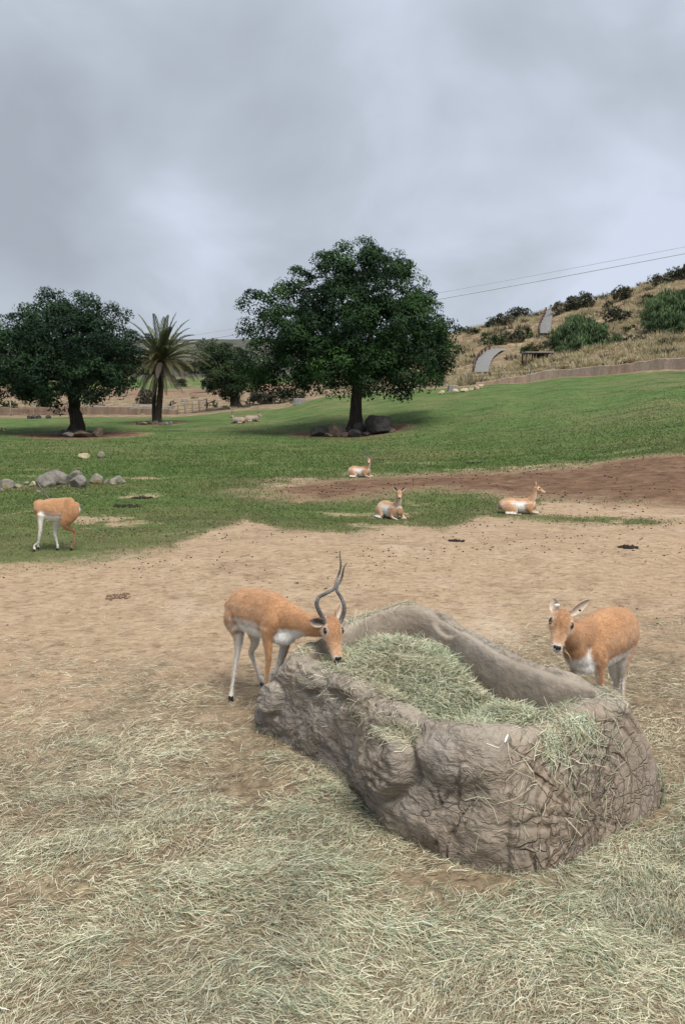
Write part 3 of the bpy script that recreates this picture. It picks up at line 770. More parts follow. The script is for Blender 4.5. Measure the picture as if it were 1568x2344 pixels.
# ------------------------------------------------------------------ rocks
def rock_mat(name, c, moss=None):
    t = NT(name); v = t.co()
    n = t.noise(v, 3.0, 6, 0.65)
    col = t.ramp(n, [(0.28, tuple(x * 0.5 for x in c)), (0.52, c), (0.75, tuple(min(1, x * 1.55) for x in c))])
    sp = t.ramp(t.noise(v, 22, 3, 0.7), [(0.55, 0.0), (0.7, 0.35)])
    col = t.mix(sp, col, tuple(min(1, x * 2.1) for x in c))
    if moss: col = t.mix(t.ramp(t.noise(v, 2.2, 4, 0.6), [(0.52, 0.0), (0.62, 0.8)]), col, moss)
    return t.done(col, 0.92, 0.2, t.bump(t.noise(v, 9, 6, 0.7), 0.8, 0.05))
M_ROCK_DARK = rock_mat('dark_rock', (0.060, 0.055, 0.052))
M_ROCK_BROWN = rock_mat('brown_rock', (0.125, 0.095, 0.070))
M_ROCK_GREY = rock_mat('grey_rock', (0.21, 0.19, 0.165))
M_ROCK_CREAM = rock_mat('cream_rock', (0.46, 0.38, 0.25))
M_ROCK_MOSS = rock_mat('mossy_rock', (0.24, 0.22, 0.18), (0.22, 0.15, 0.04))
def rock(label, px, py, w, h, mat, seed, Y=None, group=None, angular=0.5, name='rock', depth=0.8, tilt=0.0):
    r = np.random.default_rng(seed)
    if Y: b = at(px, py, Y); b[2] = gz(b[0], b[1])
    else: b = on_ground(px, py)
    s = b[1] / F
    bm = bmesh.new(); bmesh.ops.create_icosphere(bm, subdivisions=4, radius=1.0)
    V = np.array([v.co for v in bm.verts]); fa = np.array([[l.index for l in f.verts] for f in bm.faces]); bm.free()
    V = V * (1 + 0.22 * fbm(V * 1.3 + seed * 3.1, 3)[:, None])
    for k in range(int(4 + 8 * angular)):           # broken faces
        d = rdir(1, r)[0]; c = r.uniform(0.5, 0.85)
        e = V @ d - c; V = V - np.where(e > 0, e * 0.92, 0)[:, None] * d
    V = V + (0.05 * fbm(V * 4 + seed, 4))[:, None] * nrm(V)
    lo, hi = V.min(0), V.max(0)
    V = (V - (lo + hi) / 2) / (hi - lo)
    ct, st = math.cos(tilt), math.sin(tilt)
    V = V * np.array([w * s, w * s * depth, h * s * 1.25])
    V = np.stack([V[:, 0] * ct - V[:, 2] * st, V[:, 1], V[:, 0] * st + V[:, 2] * ct], 1)
    V[:, 2] += h * s * 0.375 + 0.0
    me = mesh_from('rock', V, fa, smooth=angular < 0.45)
    o = obj(name, me, mat); o.location = b
    return tag(o, label, 'rock', group)
def build_rocks():
    D, B, Gy, C, Ms = M_ROCK_DARK, M_ROCK_BROWN, M_ROCK_GREY, M_ROCK_CREAM, M_ROCK_MOSS
    # round the tallest tree
    g = 'boulders round the tallest tree'
    rock('largest angular dark boulder at the foot of the tallest tree', 867, 993, 64, 42, D, 1, 53.0, g, 0.8, depth=0.9)
    rock('dark cracked boulder at the end of the stone ring under the tallest tree', 732, 999, 42, 24, D, 2, 53.2, g, 0.9)
    rock('rounded brown boulder in the ring under the tallest tree', 772, 1000, 42, 28, B, 3, 53.0, g, 0.5)
    rock('upright dark grey stone against the trunk of the tallest tree', 824, 993, 32, 30, D, 4, 53.8, g, 0.9)
    rock('small dark wedge stone leaning in front of the tallest tree', 812, 1001, 30, 18, D, 5, 52.4, g, 0.9)
    for i, (x, y, w, h) in enumerate([(795, 990, 22, 18), (790, 1003, 22, 12), (838, 1003, 22, 9), (752, 1005, 24, 10), (780, 985, 20, 16), (895, 1000, 22, 10), (755, 990, 20, 14)]):
        rock('small brown stone filling the ring under the tallest tree', x, y, w, h, B if i % 2 else D, 10 + i, 52.6 + (1.6 if y < 992 else 0), g, 0.9)
    g = 'stones round the left tree'
    rock('pale flat stone among the stones under the round tree', 160, 998, 30, 12, Gy, 30, 54.5, g, 0.6)
    rock('wide brown stone under the round tree', 193, 999, 42, 16, B, 31, 54.3, g, 0.6)
    rock('upright grey brown stone at the end of the ring under the round tree', 224, 1000, 26, 22, B, 32, 54.3, g, 0.8)
    for i, (x, y, w, h) in enumerate([(146, 995, 24, 15), (178, 990, 26, 16), (205, 990, 24, 14), (160, 988, 20, 14), (135, 1003, 20, 6), (120, 1004, 14, 4)]):
        rock('dark stone against the trunk of the round tree', x, y, w, h, D, 33 + i, 55.2, g, 0.8)
    g = 'flat stones round the palm'
    for i, (x, y, w) in enumerate([(330, 964, 16), (345, 966, 18), (358, 967, 16), (374, 965, 18), (388, 963, 16), (338, 960, 14), (380, 959, 14), (318, 967, 12)]):
        rock('flat grey brown stone at the foot of the palm', x, y, w, 7, B if i % 2 else Gy, 45 + i, 66.5 + (i % 3) * 0.5, g, 0.9)
    # row of boulders in the grass
    rock('long grey boulder lying behind the others in the boulder row', 128, 1108, 62, 34, Gy, 60, None, None, 0.25, tilt=-0.2)
    rock('grey boulder with a rounded back in the boulder row', 107, 1115, 46, 32, Gy, 61, None, None, 0.35)
    rock('upright smooth grey boulder in the boulder row', 180, 1116, 42, 30, Gy, 62, None, None, 0.15)
    rock('grey boulder top showing behind the upright smooth boulder', 178, 1100, 32, 24, Gy, 63, None, None, 0.15)
    rock('round boulder with brown lichen in the boulder row', 220, 1107, 34, 24, Ms, 64, None, None, 0.35)
    rock('mossy grey boulder at the outer end of the boulder row', 14, 1118, 40, 22, Ms, 65, None, None, 0.3)
    g = 'broken slabs in the boulder row'
    for i, (x, y, w, h, tl) in enumerate([(258, 1108, 24, 14, 0.5), (272, 1106, 24, 18, -0.3), (283, 1107, 14, 10, 0.2), (245, 1107, 20, 10, 0.3), (262, 1111, 16, 6, 0)]):
        rock('broken mossy slab in the heap at the end of the boulder row', x, y, w, h, Ms, 70 + i, None, g, 1.0, tilt=tl)
    for i, (x, y, w, h) in enumerate([(62, 1108, 16, 7), (80, 1111, 18, 10), (40, 1116, 22, 9), (90, 1127, 12, 6), (30, 1112, 14, 7), (72, 1114, 12, 6), (4, 1126, 14, 10)]):
        rock('small pale stone beside the boulder row', x, y, w, h, (Gy, C, Ms)[i % 3], 80 + i, None, 'small stones by the boulder row', 0.8)
    rock('smooth cream coloured stone lying in the grass', 192, 1050, 28, 13, C, 90, None, None, 0.2)
    rock('brown and cream stone standing in the grass', 234, 1049, 18, 17, Ms, 91, None, None, 0.4)
    for i, (x, y, w) in enumerate([(68, 952, 10), (78, 955, 16), (90, 953, 12), (112, 950, 14)]):
        rock('dark stone lying at the foot of the far wall', x, y + 3, w, 8, D, 93 + i, 80.0, 'stones by the far wall', 0.6)
    for i, (x, y, w) in enumerate([(1088, 892, 16), (1078, 895, 12), (1062, 897, 20), (1040, 899, 18), (1100, 889, 14), (1010, 902, 16)]):
        rock('pale broken stone at the end of the concrete wall', x, y, w, 9, C, 100 + i, None, 'rubble by the wall end', 0.8)
    for i, (x, y, w) in enumerate([(3, 985, 12), (12, 986, 8)]):
        rock('small pale stone on the grass beside the round tree', x, y, w, 8, C, 110 + i, None, 'small pale stones', 0.5)

# ------------------------------------------------------------------ walls, blocks, fences, road
def concrete_mat(name, c):
    t = NT(name); v = t.co((1, 1, 0.12)); v2 = t.co()
    n = t.noise(v, 1.6, 5, 0.6); m = t.noise(v2, 5, 6, 0.65)
    col = t.ramp(n, [(0.3, tuple(x * 0.55 for x in c)), (0.6, c), (0.75, tuple(x * 1.3 for x in c))])
    col = t.mix(t.ramp(m, [(0.35, 0.5), (0.6, 0.0)]), col, tuple(x * 0.5 for x in c))
    return t.done(col, 0.95, 0.15, t.bump(m, 0.5, 0.04))
M_CONC = concrete_mat('stained_concrete', (0.36, 0.285, 0.225))
M_CONC2 = concrete_mat('pale_concrete', (0.30, 0.285, 0.265))
M_CONC3 = concrete_mat('peach_concrete', (0.40, 0.29, 0.22))
M_WALLB = concrete_mat('brown_wall', (0.26, 0.185, 0.135))
M_WOOD = simple_mat('grey_wood', (0.23, 0.20, 0.17), 0.9, 0.3, 6)
M_RUST = simple_mat('rusty_steel', (0.085, 0.052, 0.038), 0.8, 0.35, 6)
M_ROAD = simple_mat('road_asphalt', (0.19, 0.187, 0.182), 0.95, 0.15, 1.5)
def strip_wall(name, label, path, hts, mat, thick=0.35, plen=2.6, seed=1, group=None, alt=None):
    r = np.random.default_rng(seed)
    P = np.array([[p[0], p[1]] for p in path]); L = np.concatenate([[0], np.cumsum(np.hypot(*np.diff(P, axis=0).T))])
    n = int(L[-1] / plen); s = np.linspace(0, L[-1], n + 1)
    X = np.interp(s, L, P[:, 0]); Yv = np.interp(s, L, P[:, 1]); Hh = np.interp(s, L, hts)
    b0 = (X[0], Yv[0], gz(X[0], Yv[0]))
    t = thing(name, label, 'wall', b0, group)
    for i in range(n):
        a = np.array([X[i], Yv[i]]); c = np.array([X[i + 1], Yv[i + 1]]); d = nrm(c - a); nn = np.array([-d[1], d[0]])
        a = a + d * 0.008; c = c - d * 0.008
        off = r.normal(0, 0.02)
        za, zb = gz(*a), gz(*c); tj = r.normal(0, 0.05)
        m = 6; V = []
        for k in range(m + 1):
            f = k / m; q = a + (c - a) * f; zb_ = min(za, zb) - 0.35; zt = za + (zb - za) * f + Hh[i] + (Hh[i + 1] - Hh[i]) * f + tj + r.normal(0, 0.03)
            bev = 0.06
            for (o_, z_) in ((-thick / 2, zb_), (-thick / 2 + 0.05, zt - bev), (-thick / 2 + 0.05 + bev, zt), (thick / 2 - bev, zt), (thick / 2, zt - bev), (thick / 2, zb_)):
                V.append([*(q + nn * (o_ + off)), z_])
        V = np.array(V); Q = []
        for k in range(m):
            for j in range(5): Q.append((k * 6 + j, k * 6 + j + 1, (k + 1) * 6 + j + 1, (k + 1) * 6 + j))
        hexa = np.array([[5, 4, 3, 2, 1, 0], [m * 6 + j for j in range(6)]])
        obj('panel', mesh_from('panel', shift(V, b0), [np.array(Q), hexa], False), alt if alt and r.random() < 0.4 else mat, t)
    return t
def crest_pt(px, off):
    u = (px - 784) / F; Y = float(np.interp(u, CRESTU, CRESTD)) + off
    return (u * Y, Y)
def ribbon(pts, w, lift, mat_name):
    pass
def boxes_thing(name, label, cat, parts, base, group=None):
    """parts: (part name, centre, size, rot, material)"""
    t = thing(name, label, cat, base, group)
    for pn, c, s, ro, m in parts:
        V, Q, T = box_arrays(c, s, ro)
        me = mesh_from(pn, shift(V, base), Q, False)
        o = obj(pn, me, m, t)
        bv = o.modifiers.new('bevel', 'BEVEL'); bv.width = min(s) * 0.12; bv.segments = 2
    return t
ROAD = []
def build_built():
    strip_wall('retaining_wall', 'long stained concrete retaining wall along the top of the grass slope', [crest_pt(x, 0.9) for x in (1085, 1180, 1300, 1430, 1568, 1800, 2200)],
               [0.4, 0.7, 0.85, 0.95, 1.15, 1.2, 1.2], M_CONC, seed=3, alt=M_CONC3)
    strip_wall('low_wall', 'brown weathered low wall behind the round tree and the palm', [crest_pt(x, 6) for x in (-500, -100, 200, 330, 410)], [0.9, 0.9, 0.85, 0.8, 0.55], M_WALLB, seed=4)
    strip_wall('terrace_wall', 'pale concrete terrace lip behind the palm', [crest_pt(x, 16) for x in (205, 300, 400)], [0.6, 0.5, 0.4], M_CONC2, seed=5, thick=0.5, plen=4)
    for i, (x, y, w, h, lab) in enumerate([(685, 922, 26, 14, 'grey concrete block at the field edge left of the tallest tree'), (922, 897, 40, 14, 'long grey concrete block behind the tallest tree'),
                                          (1036, 892, 22, 14, 'pale concrete block at the end of the picket rail'), (422, 916, 12, 7, 'small grey block on the far bare terrace')]):
        b = on_ground(x, y + 3)
        s = b[1] / F
        boxes_thing('concrete_block', lab, 'concrete block', [('block', b + [0, 0, h * s / 2 - 0.06], (w * s, 0.7, h * s), 0.05 * (i - 1), M_CONC2), ('plinth', b + [0, 0, -0.02], (w * s * 1.15, 0.9, 0.16), 0.05 * (i - 1), M_CONC2)], b)
    # picket rail
    a = np.array([*crest_pt(940, 2), 0]); c = np.array([*crest_pt(1016, 2), 0])
    a[2] = gz(a[0], a[1]); c[2] = gz(c[0], c[1])
    rot = math.atan2(c[1] - a[1], c[0] - a[0]); L = np.hypot(*(c - a)[:2])
    parts = []
    zt = max(a[2], c[2]) + 0.75
    mid = (a + c) / 2
    parts.append(('top_rail', [mid[0], mid[1], zt], (L + 0.2, 0.16, 0.10), rot, M_WOOD))
    for k in range(11):
        q = a + (c - a) * k / 10
        z0 = gz(q[0], q[1]) - 0.15
        parts.append(('post' if k in (0, 10) else 'picket', [q[0], q[1] + 0.0, (z0 + zt - 0.052) / 2], (0.2 if k in (0, 10) else 0.12, 0.10, zt - 0.052 - z0), rot, M_WOOD))
    boxes_thing('picket_rail', 'weathered grey wooden picket rail behind the tallest tree', 'fence', parts, tuple(a))
    # post and wire fences beyond the field
    def wire_fence(label, xs, off, hpost, seed):
        r = np.random.default_rng(seed)
        P = [np.array([*crest_pt(x, off), 0]) for x in xs]
        for p in P: p[2] = gz(p[0], p[1])
        b = P[0]; t = thing('wire_fence', label, 'fence', b)
        tops = []
        for p in P:
            lean = r.normal(0, 0.06, 2)
            q = np.array([p - [0, 0, 0.3], p + [lean[0], lean[1], hpost * r.uniform(0.9, 1.1)]])
            V, Q, T = tube_arrays(crom(q, 4), np.full(4, 0.075), 7); obj('post', mesh_from('post', shift(V, b), [Q, T]), M_WOOD, t); tops.append(q[1])
        for k in range(len(P) - 1):
            for f in (0.35, 0.65, 0.93):
                e0 = P[k] + (tops[k] - P[k]) * f; e1 = P[k + 1] + (tops[k + 1] - P[k + 1]) * f
                m = (e0 + e1) / 2 - [0, 0, 0.03]
                V, Q, T = tube_arrays(crom(np.array([e0, m, e1]), 6), np.full(6, 0.02), 5); obj('wire', mesh_from('wire', shift(V, b), [Q, T]), M_RUST, t)
    wire_fence('post and wire fence between the palm and the small olive green tree', [398, 412, 428, 444, 460, 476], 8, 1.5, 1)
    wire_fence('post and wire fence in front of the low brown wall', [-60, -10, 32, 84, 130], 4.5, 1.6, 2)
    wire_fence('leaning post and wire fence on the bank above the concrete wall', [1060, 1100, 1150, 1200, 1250, 1300], 4.0, 1.3, 3)
    # hill road, two visible stretches
    V = []; Q = []; o = 0
    rails = []
    for (ctrl) in ([(1100, 858, 17), (1104, 840, 17), (1112, 824, 17), (1126, 811, 17), (1142, 803, 15)], [(1246, 768, 13), (1247, 752, 13), (1251, 738, 11), (1255, 726, 9), (1258, 716, 8)]):
        ctr = []
        for (x, y, hw) in ctrl:
            p0, p1 = on_ground(x - hw, y, 230), on_ground(x + hw, y, 230)
            ctr.append((p0, p1))
        A = crom([c[0] for c in ctr], 40); B_ = crom([c[1] for c in ctr], 40)
        m = 7; S = []
        for k in range(40):
            for j in range(m):
                q = A[k] + (B_[k] - A[k]) * j / (m - 1); S.append([q[0], q[1], max(q[2], gz(q[0], q[1])) + 0.4])
        S = np.array(S)
        I = np.arange(40 * m).reshape(40, m) + o
        Q.append(np.stack([I[:-1, :-1], I[:-1, 1:], I[1:, 1:], I[1:, :-1]], -1).reshape(-1, 4)); V.append(S); o += len(S)
        rails.append((S.reshape(40, m, 3)[:, 0], S.reshape(40, m, 3)[:, -1]))
    ROAD.extend(np.concatenate(V)[::3, :2].tolist())
    me = mesh_from('road', np.concatenate(V), np.concatenate(Q)); tag(obj('road', me, M_ROAD), kind='structure')
    for k, (lab, line) in enumerate([('rusty guard rail round the lower bend of the hill road', rails[0][0]), ('rusty guard rail beside the upper stretch of the hill road', rails[1][0])]):
        b = line[0]; t = thing('guard_rail', lab, 'guard rail', b)
        V_, Q_, T_ = tube_arrays(line + [0, 0, 0.62], np.full(len(line), 0.11), 6); obj('rail', mesh_from('rail', shift(V_, b), [Q_, T_]), M_RUST, t)
        for i in range(0, 40, 5):
            v, q, tt = box_arrays(line[i] + [0, 0, 0.22], (0.28, 0.28, 0.95)); obj('post', mesh_from('post', shift(v, b), q, False), M_RUST, t)
    # open shelter on the hillside
    b = on_ground(1228, 838, 230); s = b[1] / F; w = 64 * s
    parts = [('roof', b + [0, 0, 1.75], (w, 2.6, 0.18), 0.0, M_CONC2), ('back_board', b + [w * 0.2, 1.0, 0.9], (w * 0.5, 0.1, 1.5), 0.0, M_RUST)]
    for sx in (-0.45, -0.1, 0.2, 0.45):
        for sy in (-1.1, 1.1): parts.append(('post', b + [sx * w, sy, 0.68], (0.16, 0.16, 1.97), 0.0, M_RUST))
    boxes_thing('open_shelter', 'low flat roofed open shelter on posts in the dry grass below the hill road', 'shelter', parts, tuple(b))
    # power lines with the poles that carry them (poles stand behind trees and past the frame)
    M_CABLE = simple_mat('cable', (0.42, 0.44, 0.47), 0.6, 0.1)
    pr = at(1900, 516, 150.0); pl = at(150, 830, 165.0)
    def pole(p, lab, h_extra):
        g = gz(p[0], p[1]); b = np.array([p[0], p[1], g]); t = thing('utility_pole', lab, 'utility pole', b)
        V, Q, T = tube_arrays(np.array([[0, 0, -0.5], [0, 0, (p[2] - g) * 0.5], [0, 0, p[2] - g + h_extra]]), [0.2, 0.17, 0.13], 9); obj('pole', mesh_from('pole', V, [Q, T]), M_WOOD, t)
        v, q, tt = box_arrays((0, 0, p[2] - g - 0.1), (0.14, 2.4, 0.14)); obj('cross_arm', mesh_from('cross_arm', v, q, False), M_WOOD, t)
    pole(pr, 'tall wooden utility pole carrying the cables above the hill', 1.6); pole(pl, 'wooden utility pole behind the round tree', 1.6)
    for k, (dz, rad, lab) in enumerate([(0.0, 0.085, 'thicker lower power cable crossing behind the tallest tree'), (1.25, 0.05, 'thinner upper power cable crossing behind the tallest tree')]):
        t_ = np.linspace(0, 1, 60)[:, None]
        P = pl + (pr - pl) * t_ + [0, 0, dz]; P[:, 2] -= (np.sin(t_[:, 0] * np.pi) * 0.7)
        V, Q, T = tube_arrays(P, np.full(60, rad), 6)
        tag(obj('power_cable', mesh_from('power_cable', V, [Q, T]), M_CABLE), lab, 'power cable')
# ------------------------------------------------------------------ the log-shaped feeding trough
STN = [  # base x, y ; crest x, y, z
 (-.54, 4.71, -.30, 4.60, .50), (-.40, 4.52, -.20, 4.42, .52), (-.22, 4.28, -.04, 4.22, .52), (.00, 4.00, .12, 4.03, .52), (.10, 3.72, .26, 3.77, .53), (.22, 3.50, .37, 3.56, .555),
 (.46, 3.29, .54, 3.40, .575), (.68, 3.175, .71, 3.325, .585), (.82, 3.14, .83, 3.305, .59), (.93, 3.18, .93, 3.35, .595), (1.13, 3.34, 1.08, 3.46, .60), (1.42, 3.57, 1.29, 3.62, .60),
 (1.69, 3.81, 1.43, 3.77, .58), (1.60, 4.10, 1.29, 4.06, .56),
 (1.30, 4.47, 1.06, 4.45, .55), (1.12, 4.87, .90, 4.80, .58), (.95, 5.30, .72, 5.18, .62), (.60, 5.64, .48, 5.42, .64), (.15, 5.58, .17, 5.33, .61), (-.13, 5.25, -.06, 5.05, .57), (-.35, 4.97, -.24, 4.80, .52)]
AX0, AX1 = np.array([0.86, 3.92]), np.array([0.28, 4.92])
FACE_C = at(1327, 1856, 3.40)
def seg_pt(P):
    e = AX1 - AX0; t = np.clip(((P - AX0) @ e) / (e @ e), 0, 1)
    return AX0 + t[:, None] * e
def build_trough():
    S = np.array(STN); n = len(S); NS, NP = 760, 170
    S = crom(S, NS, closed=True)
    base = S[:, :2]; crest = S[:, 2:4]; zc = S[:, 4]
    tow = nrm(seg_pt(crest) - crest)
    out = nrm(base - seg_pt(base))
    ctrl = []
    def P(xy, z): return np.concatenate([xy, np.asarray(z)[:, None] if np.ndim(z) else np.full((NS, 1), z)], 1)
    face = sstep(0.66, 0.84, crest[:, 0]) * sstep(3.86, 3.74, crest[:, 1])          # the sawn end
    bul = (0.012 + 0.04 * (1 - face))[:, None]
    rs_ = sstep(1.15, 1.3, crest[:, 0]) * sstep(3.5, 3.62, crest[:, 1])      # the right flank runs straight down
    ls_ = sstep(0.45, 0.2, crest[:, 0]) * sstep(4.7, 4.5, crest[:, 1])
    bul = bul * (1 - 1.5 * rs_ - 0.85 * ls_)[:, None]
    nr_ = sstep(0.4, 0.6, crest[:, 0]) * sstep(3.9, 3.72, crest[:, 1])
    rw = (0.065 * ls_ + 0.075 * nr_)[:, None]
    ctrl.append(P(base, -0.06))
    ctrl.append(P(base + (crest - base) * 0.10 + out * bul * 0.5, zc * 0.22))
    ctrl.append(P(base + (crest - base) * 0.38 + out * bul, zc * 0.55))
    ctrl.append(P(base + (crest - base) * (0.62 + 0.14 * face)[:, None] + out * bul * 0.9, zc * (0.82 + 0.0 * face)))
    ctrl.append(P(crest + (base - crest) * (0.10 - 0.06 * face)[:, None], zc * (0.985 - 0.03 * face)))
    ctrl.append(P(crest + tow * (0.045 + rw * 0.8), zc + 0.004))
    ctrl.append(P(crest + tow * (0.095 + rw), zc - 0.03))
    ctrl.append(P(crest + tow * (0.13 + rw), zc - 0.14))
    ctrl.append(P(crest + tow * (0.16 + rw), 0.26))
    ctrl.append(P(crest + tow * 0.24, 0.14))
    ctrl.append(P(seg_pt(crest), 0.12))
    ctrl = np.array(ctrl)                              # (k, NS, 3)
    prof = np.array([crom(ctrl[:, i], NP) for i in range(NS)])      # (NS, NP, 3)
    V = prof.reshape(-1, 3)
    I = np.arange(NS * NP).reshape(NS, NP); J = np.roll(I, -1, 0)
    Q = np.stack([I[:, :-1], J[:, :-1], J[:, 1:], I[:, 1:]], -1).reshape(-1, 4)
    # normals
    du = np.roll(prof, -1, 0) - np.roll(prof, 1, 0); dv = np.gradient(prof, axis=1)
    N = nrm(np.cross(du, dv)).reshape(-1, 3)
    fr = np.tile(np.linspace(0, 1, NP), NS)
    outer = sstep(0.52, 0.46, fr)                      # outside of the wall
    fa = np.repeat(face, NP) * sstep(0.50, 0.44, fr)
    side = outer * (1 - fa)
    d = np.zeros(len(V))
    big = fbm(V * np.array([3.2, 3.2, 4.0]) + 3, 3)
    d += 0.030 * big * (outer * 0.9 + 0.35) * (1 - 0.7 * fa)
    d += 0.030 * fbm(V * 1.4 + 13, 2) * (1 - outer * 0.5)
    # bark: wavy ridges running along the log, broken by upright furrows
    ax = nrm(AX1 - AX0); s_ = V[:, :2] @ ax; c_ = V[:, 2]
    warp = 0.10 * fbm(V * 3.5 + 40, 3)
    ridge = 1 - np.abs(fbm(np.stack([s_ * 4, V[:, 0] * 1.0, (c_ + warp) * 24], 1), 3)) * 2.4
    d += 0.011 * ridge * side * sstep(-0.15, 0.3, fbm(V * 2.3 + 60, 2))
    furrow = np.abs(fbm(np.stack([s_ * 9 + warp * 6, c_ * 2.0, V[:, 0] * 2], 1) + 90, 3))
    d -= 0.020 * sstep(0.06, 0.0, furrow) * side * sstep(-0.1, 0.25, fbm(V * 2.0 + 75, 2))
    crack = np.abs(fbm(V * np.array([4, 4, 6]) + 120, 3)); d -= 0.014 * sstep(0.03, 0.0, crack) * outer * (1 - 0.7 * fa) * sstep(0.0, 0.3, fbm(V * 1.7 + 85, 2))
    # knots
    def knot(c, r, h, ring):
        q = np.linalg.norm((V - c) / r, axis=1)
        return h * sstep(1.0, 0.72, q) - ring * np.exp(-((q - 1.05) / 0.12) ** 2)
    c1 = at(890, 1745, 3.53)
    d += knot(c1 + 0.05 * np.array([0, 0, 1.0]) * 0, np.array([0.145, 0.20, 0.15]) * (1 + 0.25 * fbm(V * 6 + 9, 2))[:, None], 0.095, 0.03)
    d += knot(at(618, 1600, 4.56), np.array([0.10, 0.12, 0.11]), 0.045, 0.012)
    d += knot(at(690, 1560, 4.30), np.array([0.13, 0.16, 0.08]), 0.035, 0.012)
    d += 0.034 * (0.5 - np.abs(fbm(V * np.array([7, 7, 26]) + 0.12 * np.sin(V[:, :1] * 20) * np.array([0, 0, 26]) * 0.2 + 31, 3))) * sstep(1.1, 0.8, np.linalg.norm((V - c1) / np.array([0.15, 0.20, 0.155]), axis=1))
    d += knot(at(1235, 1920, 3.25), np.array([0.12, 0.10, 0.05]), -0.014, -0.004)
    d += knot(at(1210, 1860, 3.28), np.array([0.035, 0.06, 0.04]), -0.022, -0.01)
    d += knot(at(770, 1600, 4.12), np.array([0.12, 0.12, 0.05]), -0.02, 0.0)
    # sawn end: rings, long radial splits, blocky cracking
    rel = V - FACE_C; ra = np.hypot(rel[:, 0], rel[:, 2] * 1.05); th = np.arctan2(rel[:, 2], rel[:, 0])
    wob = 0.25 * fbm(V * 7 + 200, 3)
    split = np.zeros(len(V))
    for a, w, r0, r1 in ((2.72, 0.010, 0.05, 0.75), (2.35, 0.008, 0.12, 0.65), (2.98, 0.008, 0.1, 0.55), (3.25, 0.006, 0.1, 0.5), (1.9, 0.006, .1, .4), (0.4, .006, .08, .3), (1.2, .006, .08, .3), (-0.5, .006, .05, .3), (3.9, .007, .1, .4), (-1.3, .006, .06, .3), (4.4, .006, .1, .3), (0.9, .005, .1, .3)):
        da = np.abs((th + wob * 0.35 - a + np.pi) % (2 * np.pi) - np.pi) * np.maximum(ra, .02)
        split = np.maximum(split, sstep(w * 1.6, 0.0, da) * sstep(r0, r0 + .03, ra) * sstep(r1 + .1, r1 - .05, ra))
    for rr in (0.10, 0.19, 0.30, 0.46, 0.62):
        split = np.maximum(split, 0.6 * sstep(0.012, 0.0, np.abs(ra + wob * 0.06 - rr)) * sstep(-0.25, 0.2, fbm(V * 4 + 300 + rr * 50, 2)))
    d -= 0.015 * split * fa
    d += 0.006 * np.sin((ra + wob * 0.05) * 120) * fa * 0.5
    edge = np.exp(-((np.repeat(face, NP) - 0.45) / 0.10) ** 2) * sstep(0.46, 0.40, fr)
    d -= 0.016 * edge
    for xs in (0.60, 0.70, 0.86):
        d -= 0.010 * sstep(0.009, 0.0, np.abs(V[:, 0] - xs - 0.03 * (V[:, 2] - 0.3) + 0.02 * fbm(V * np.array([2, 2, 6]) + xs * 40, 2))) * fa * sstep(0.52, 0.46, V[:, 2])
    # broken crumbling patch of the far rim and a long crack along it
    d += 0.02 * np.sign(fbm(V * 5 + 500, 2)) * sstep(0.06, 0.2, np.abs(fbm(V * 5 + 500, 2))) * side * 0.5
    d += knot(at(1025, 1425, 5.05), np.array([0.16, 0.16, 0.1]), -0.02, 0.0)
    d += 0.004 * fbm(V * 30, 3)
    V = V + N * d[:, None]
    me = mesh_from('trough', V, Q)
    set_f(me, 'face', fa); set_f(me, 'side', side)
    t = NT('moulded_concrete'); v = t.co()
    n1_ = t.noise(v, 2.2, 6, 0.62); n2_ = t.noise(v, 11, 6, 0.68)
    col = t.ramp(n1_, [(0.28, (0.175, 0.146, 0.114)), (0.50, (0.265, 0.220, 0.172)), (0.72, (0.36, 0.292, 0.225))])
    col = t.mix(0.45, col, t.ramp(n2_, [(0.3, (0.13, 0.108, 0.086)), (0.5, (0.255, 0.21, 0.165)), (0.72, (0.36, 0.292, 0.225))]))
    grey = t.ramp(t.noise(v, 1.5, 4, 0.6), [(0.5, 0.0), (0.62, 0.55)])
    col = t.mix(grey, col, (0.26, 0.24, 0.215))
    # dust on what faces up, rusty brown staining low down on the sawn end
    geo = t.n('ShaderNodeNewGeometry'); sp = t.n('ShaderNodeSeparateXYZ'); t.l(geo.outputs['Normal'], sp.inputs[0])
    dust = t.math('MULTIPLY', t.ramp(sp.outputs[2], [(0.45, 0.0), (0.95, 1.0)]), t.ramp(n1_, [(0.3, 0.25), (0.7, 0.75)]))
    col = t.mix(dust, col, (0.40, 0.345, 0.275))
    # long bark cracks
    w = t.noise(v, 5, 3, 0.6, 0, True)
    vw = t.vmath('ADD', v, t.vmath('MULTIPLY', w, (0.16, 0.16, 0.16)))
    mp = t.n('ShaderNodeMapping'); t.l(vw, mp.inputs[0]); mp.inputs['Rotation'].default_value = (0, 0, 1.0); mp.inputs['Scale'].default_value = (1.0, 1.0, 3.2)
    bc = t.vor(mp.outputs[0], 4.5, 'DISTANCE_TO_EDGE')
    mp3 = t.n('ShaderNodeMapping'); t.l(vw, mp3.inputs[0]); mp3.inputs['Scale'].default_value = (2.2, 2.2, 16.0)
    ln = t.noise(mp3.outputs[0], 2.2, 3, 0.55, 0.4)
    lines = t.ramp(t.math('ABSOLUTE', t.math('SUBTRACT', ln, 0.5)), [(0.0, 1.0), (0.022, 0.0)])
    lines = t.math('MULTIPLY', lines, t.math('MULTIPLY', t.attr('side'), t.ramp(t.noise(v, 2.7, 3, 0.6), [(0.48, 0.0), (0.62, 0.8)])))
    bark = t.math('MULTIPLY', t.ramp(bc, [(0.0, 1.0), (0.028, 0.0)]), t.math('MULTIPLY', t.attr('side'), t.ramp(t.noise(v, 3.1, 3, 0.6), [(0.45, 0.0), (0.62, 1.0)])))
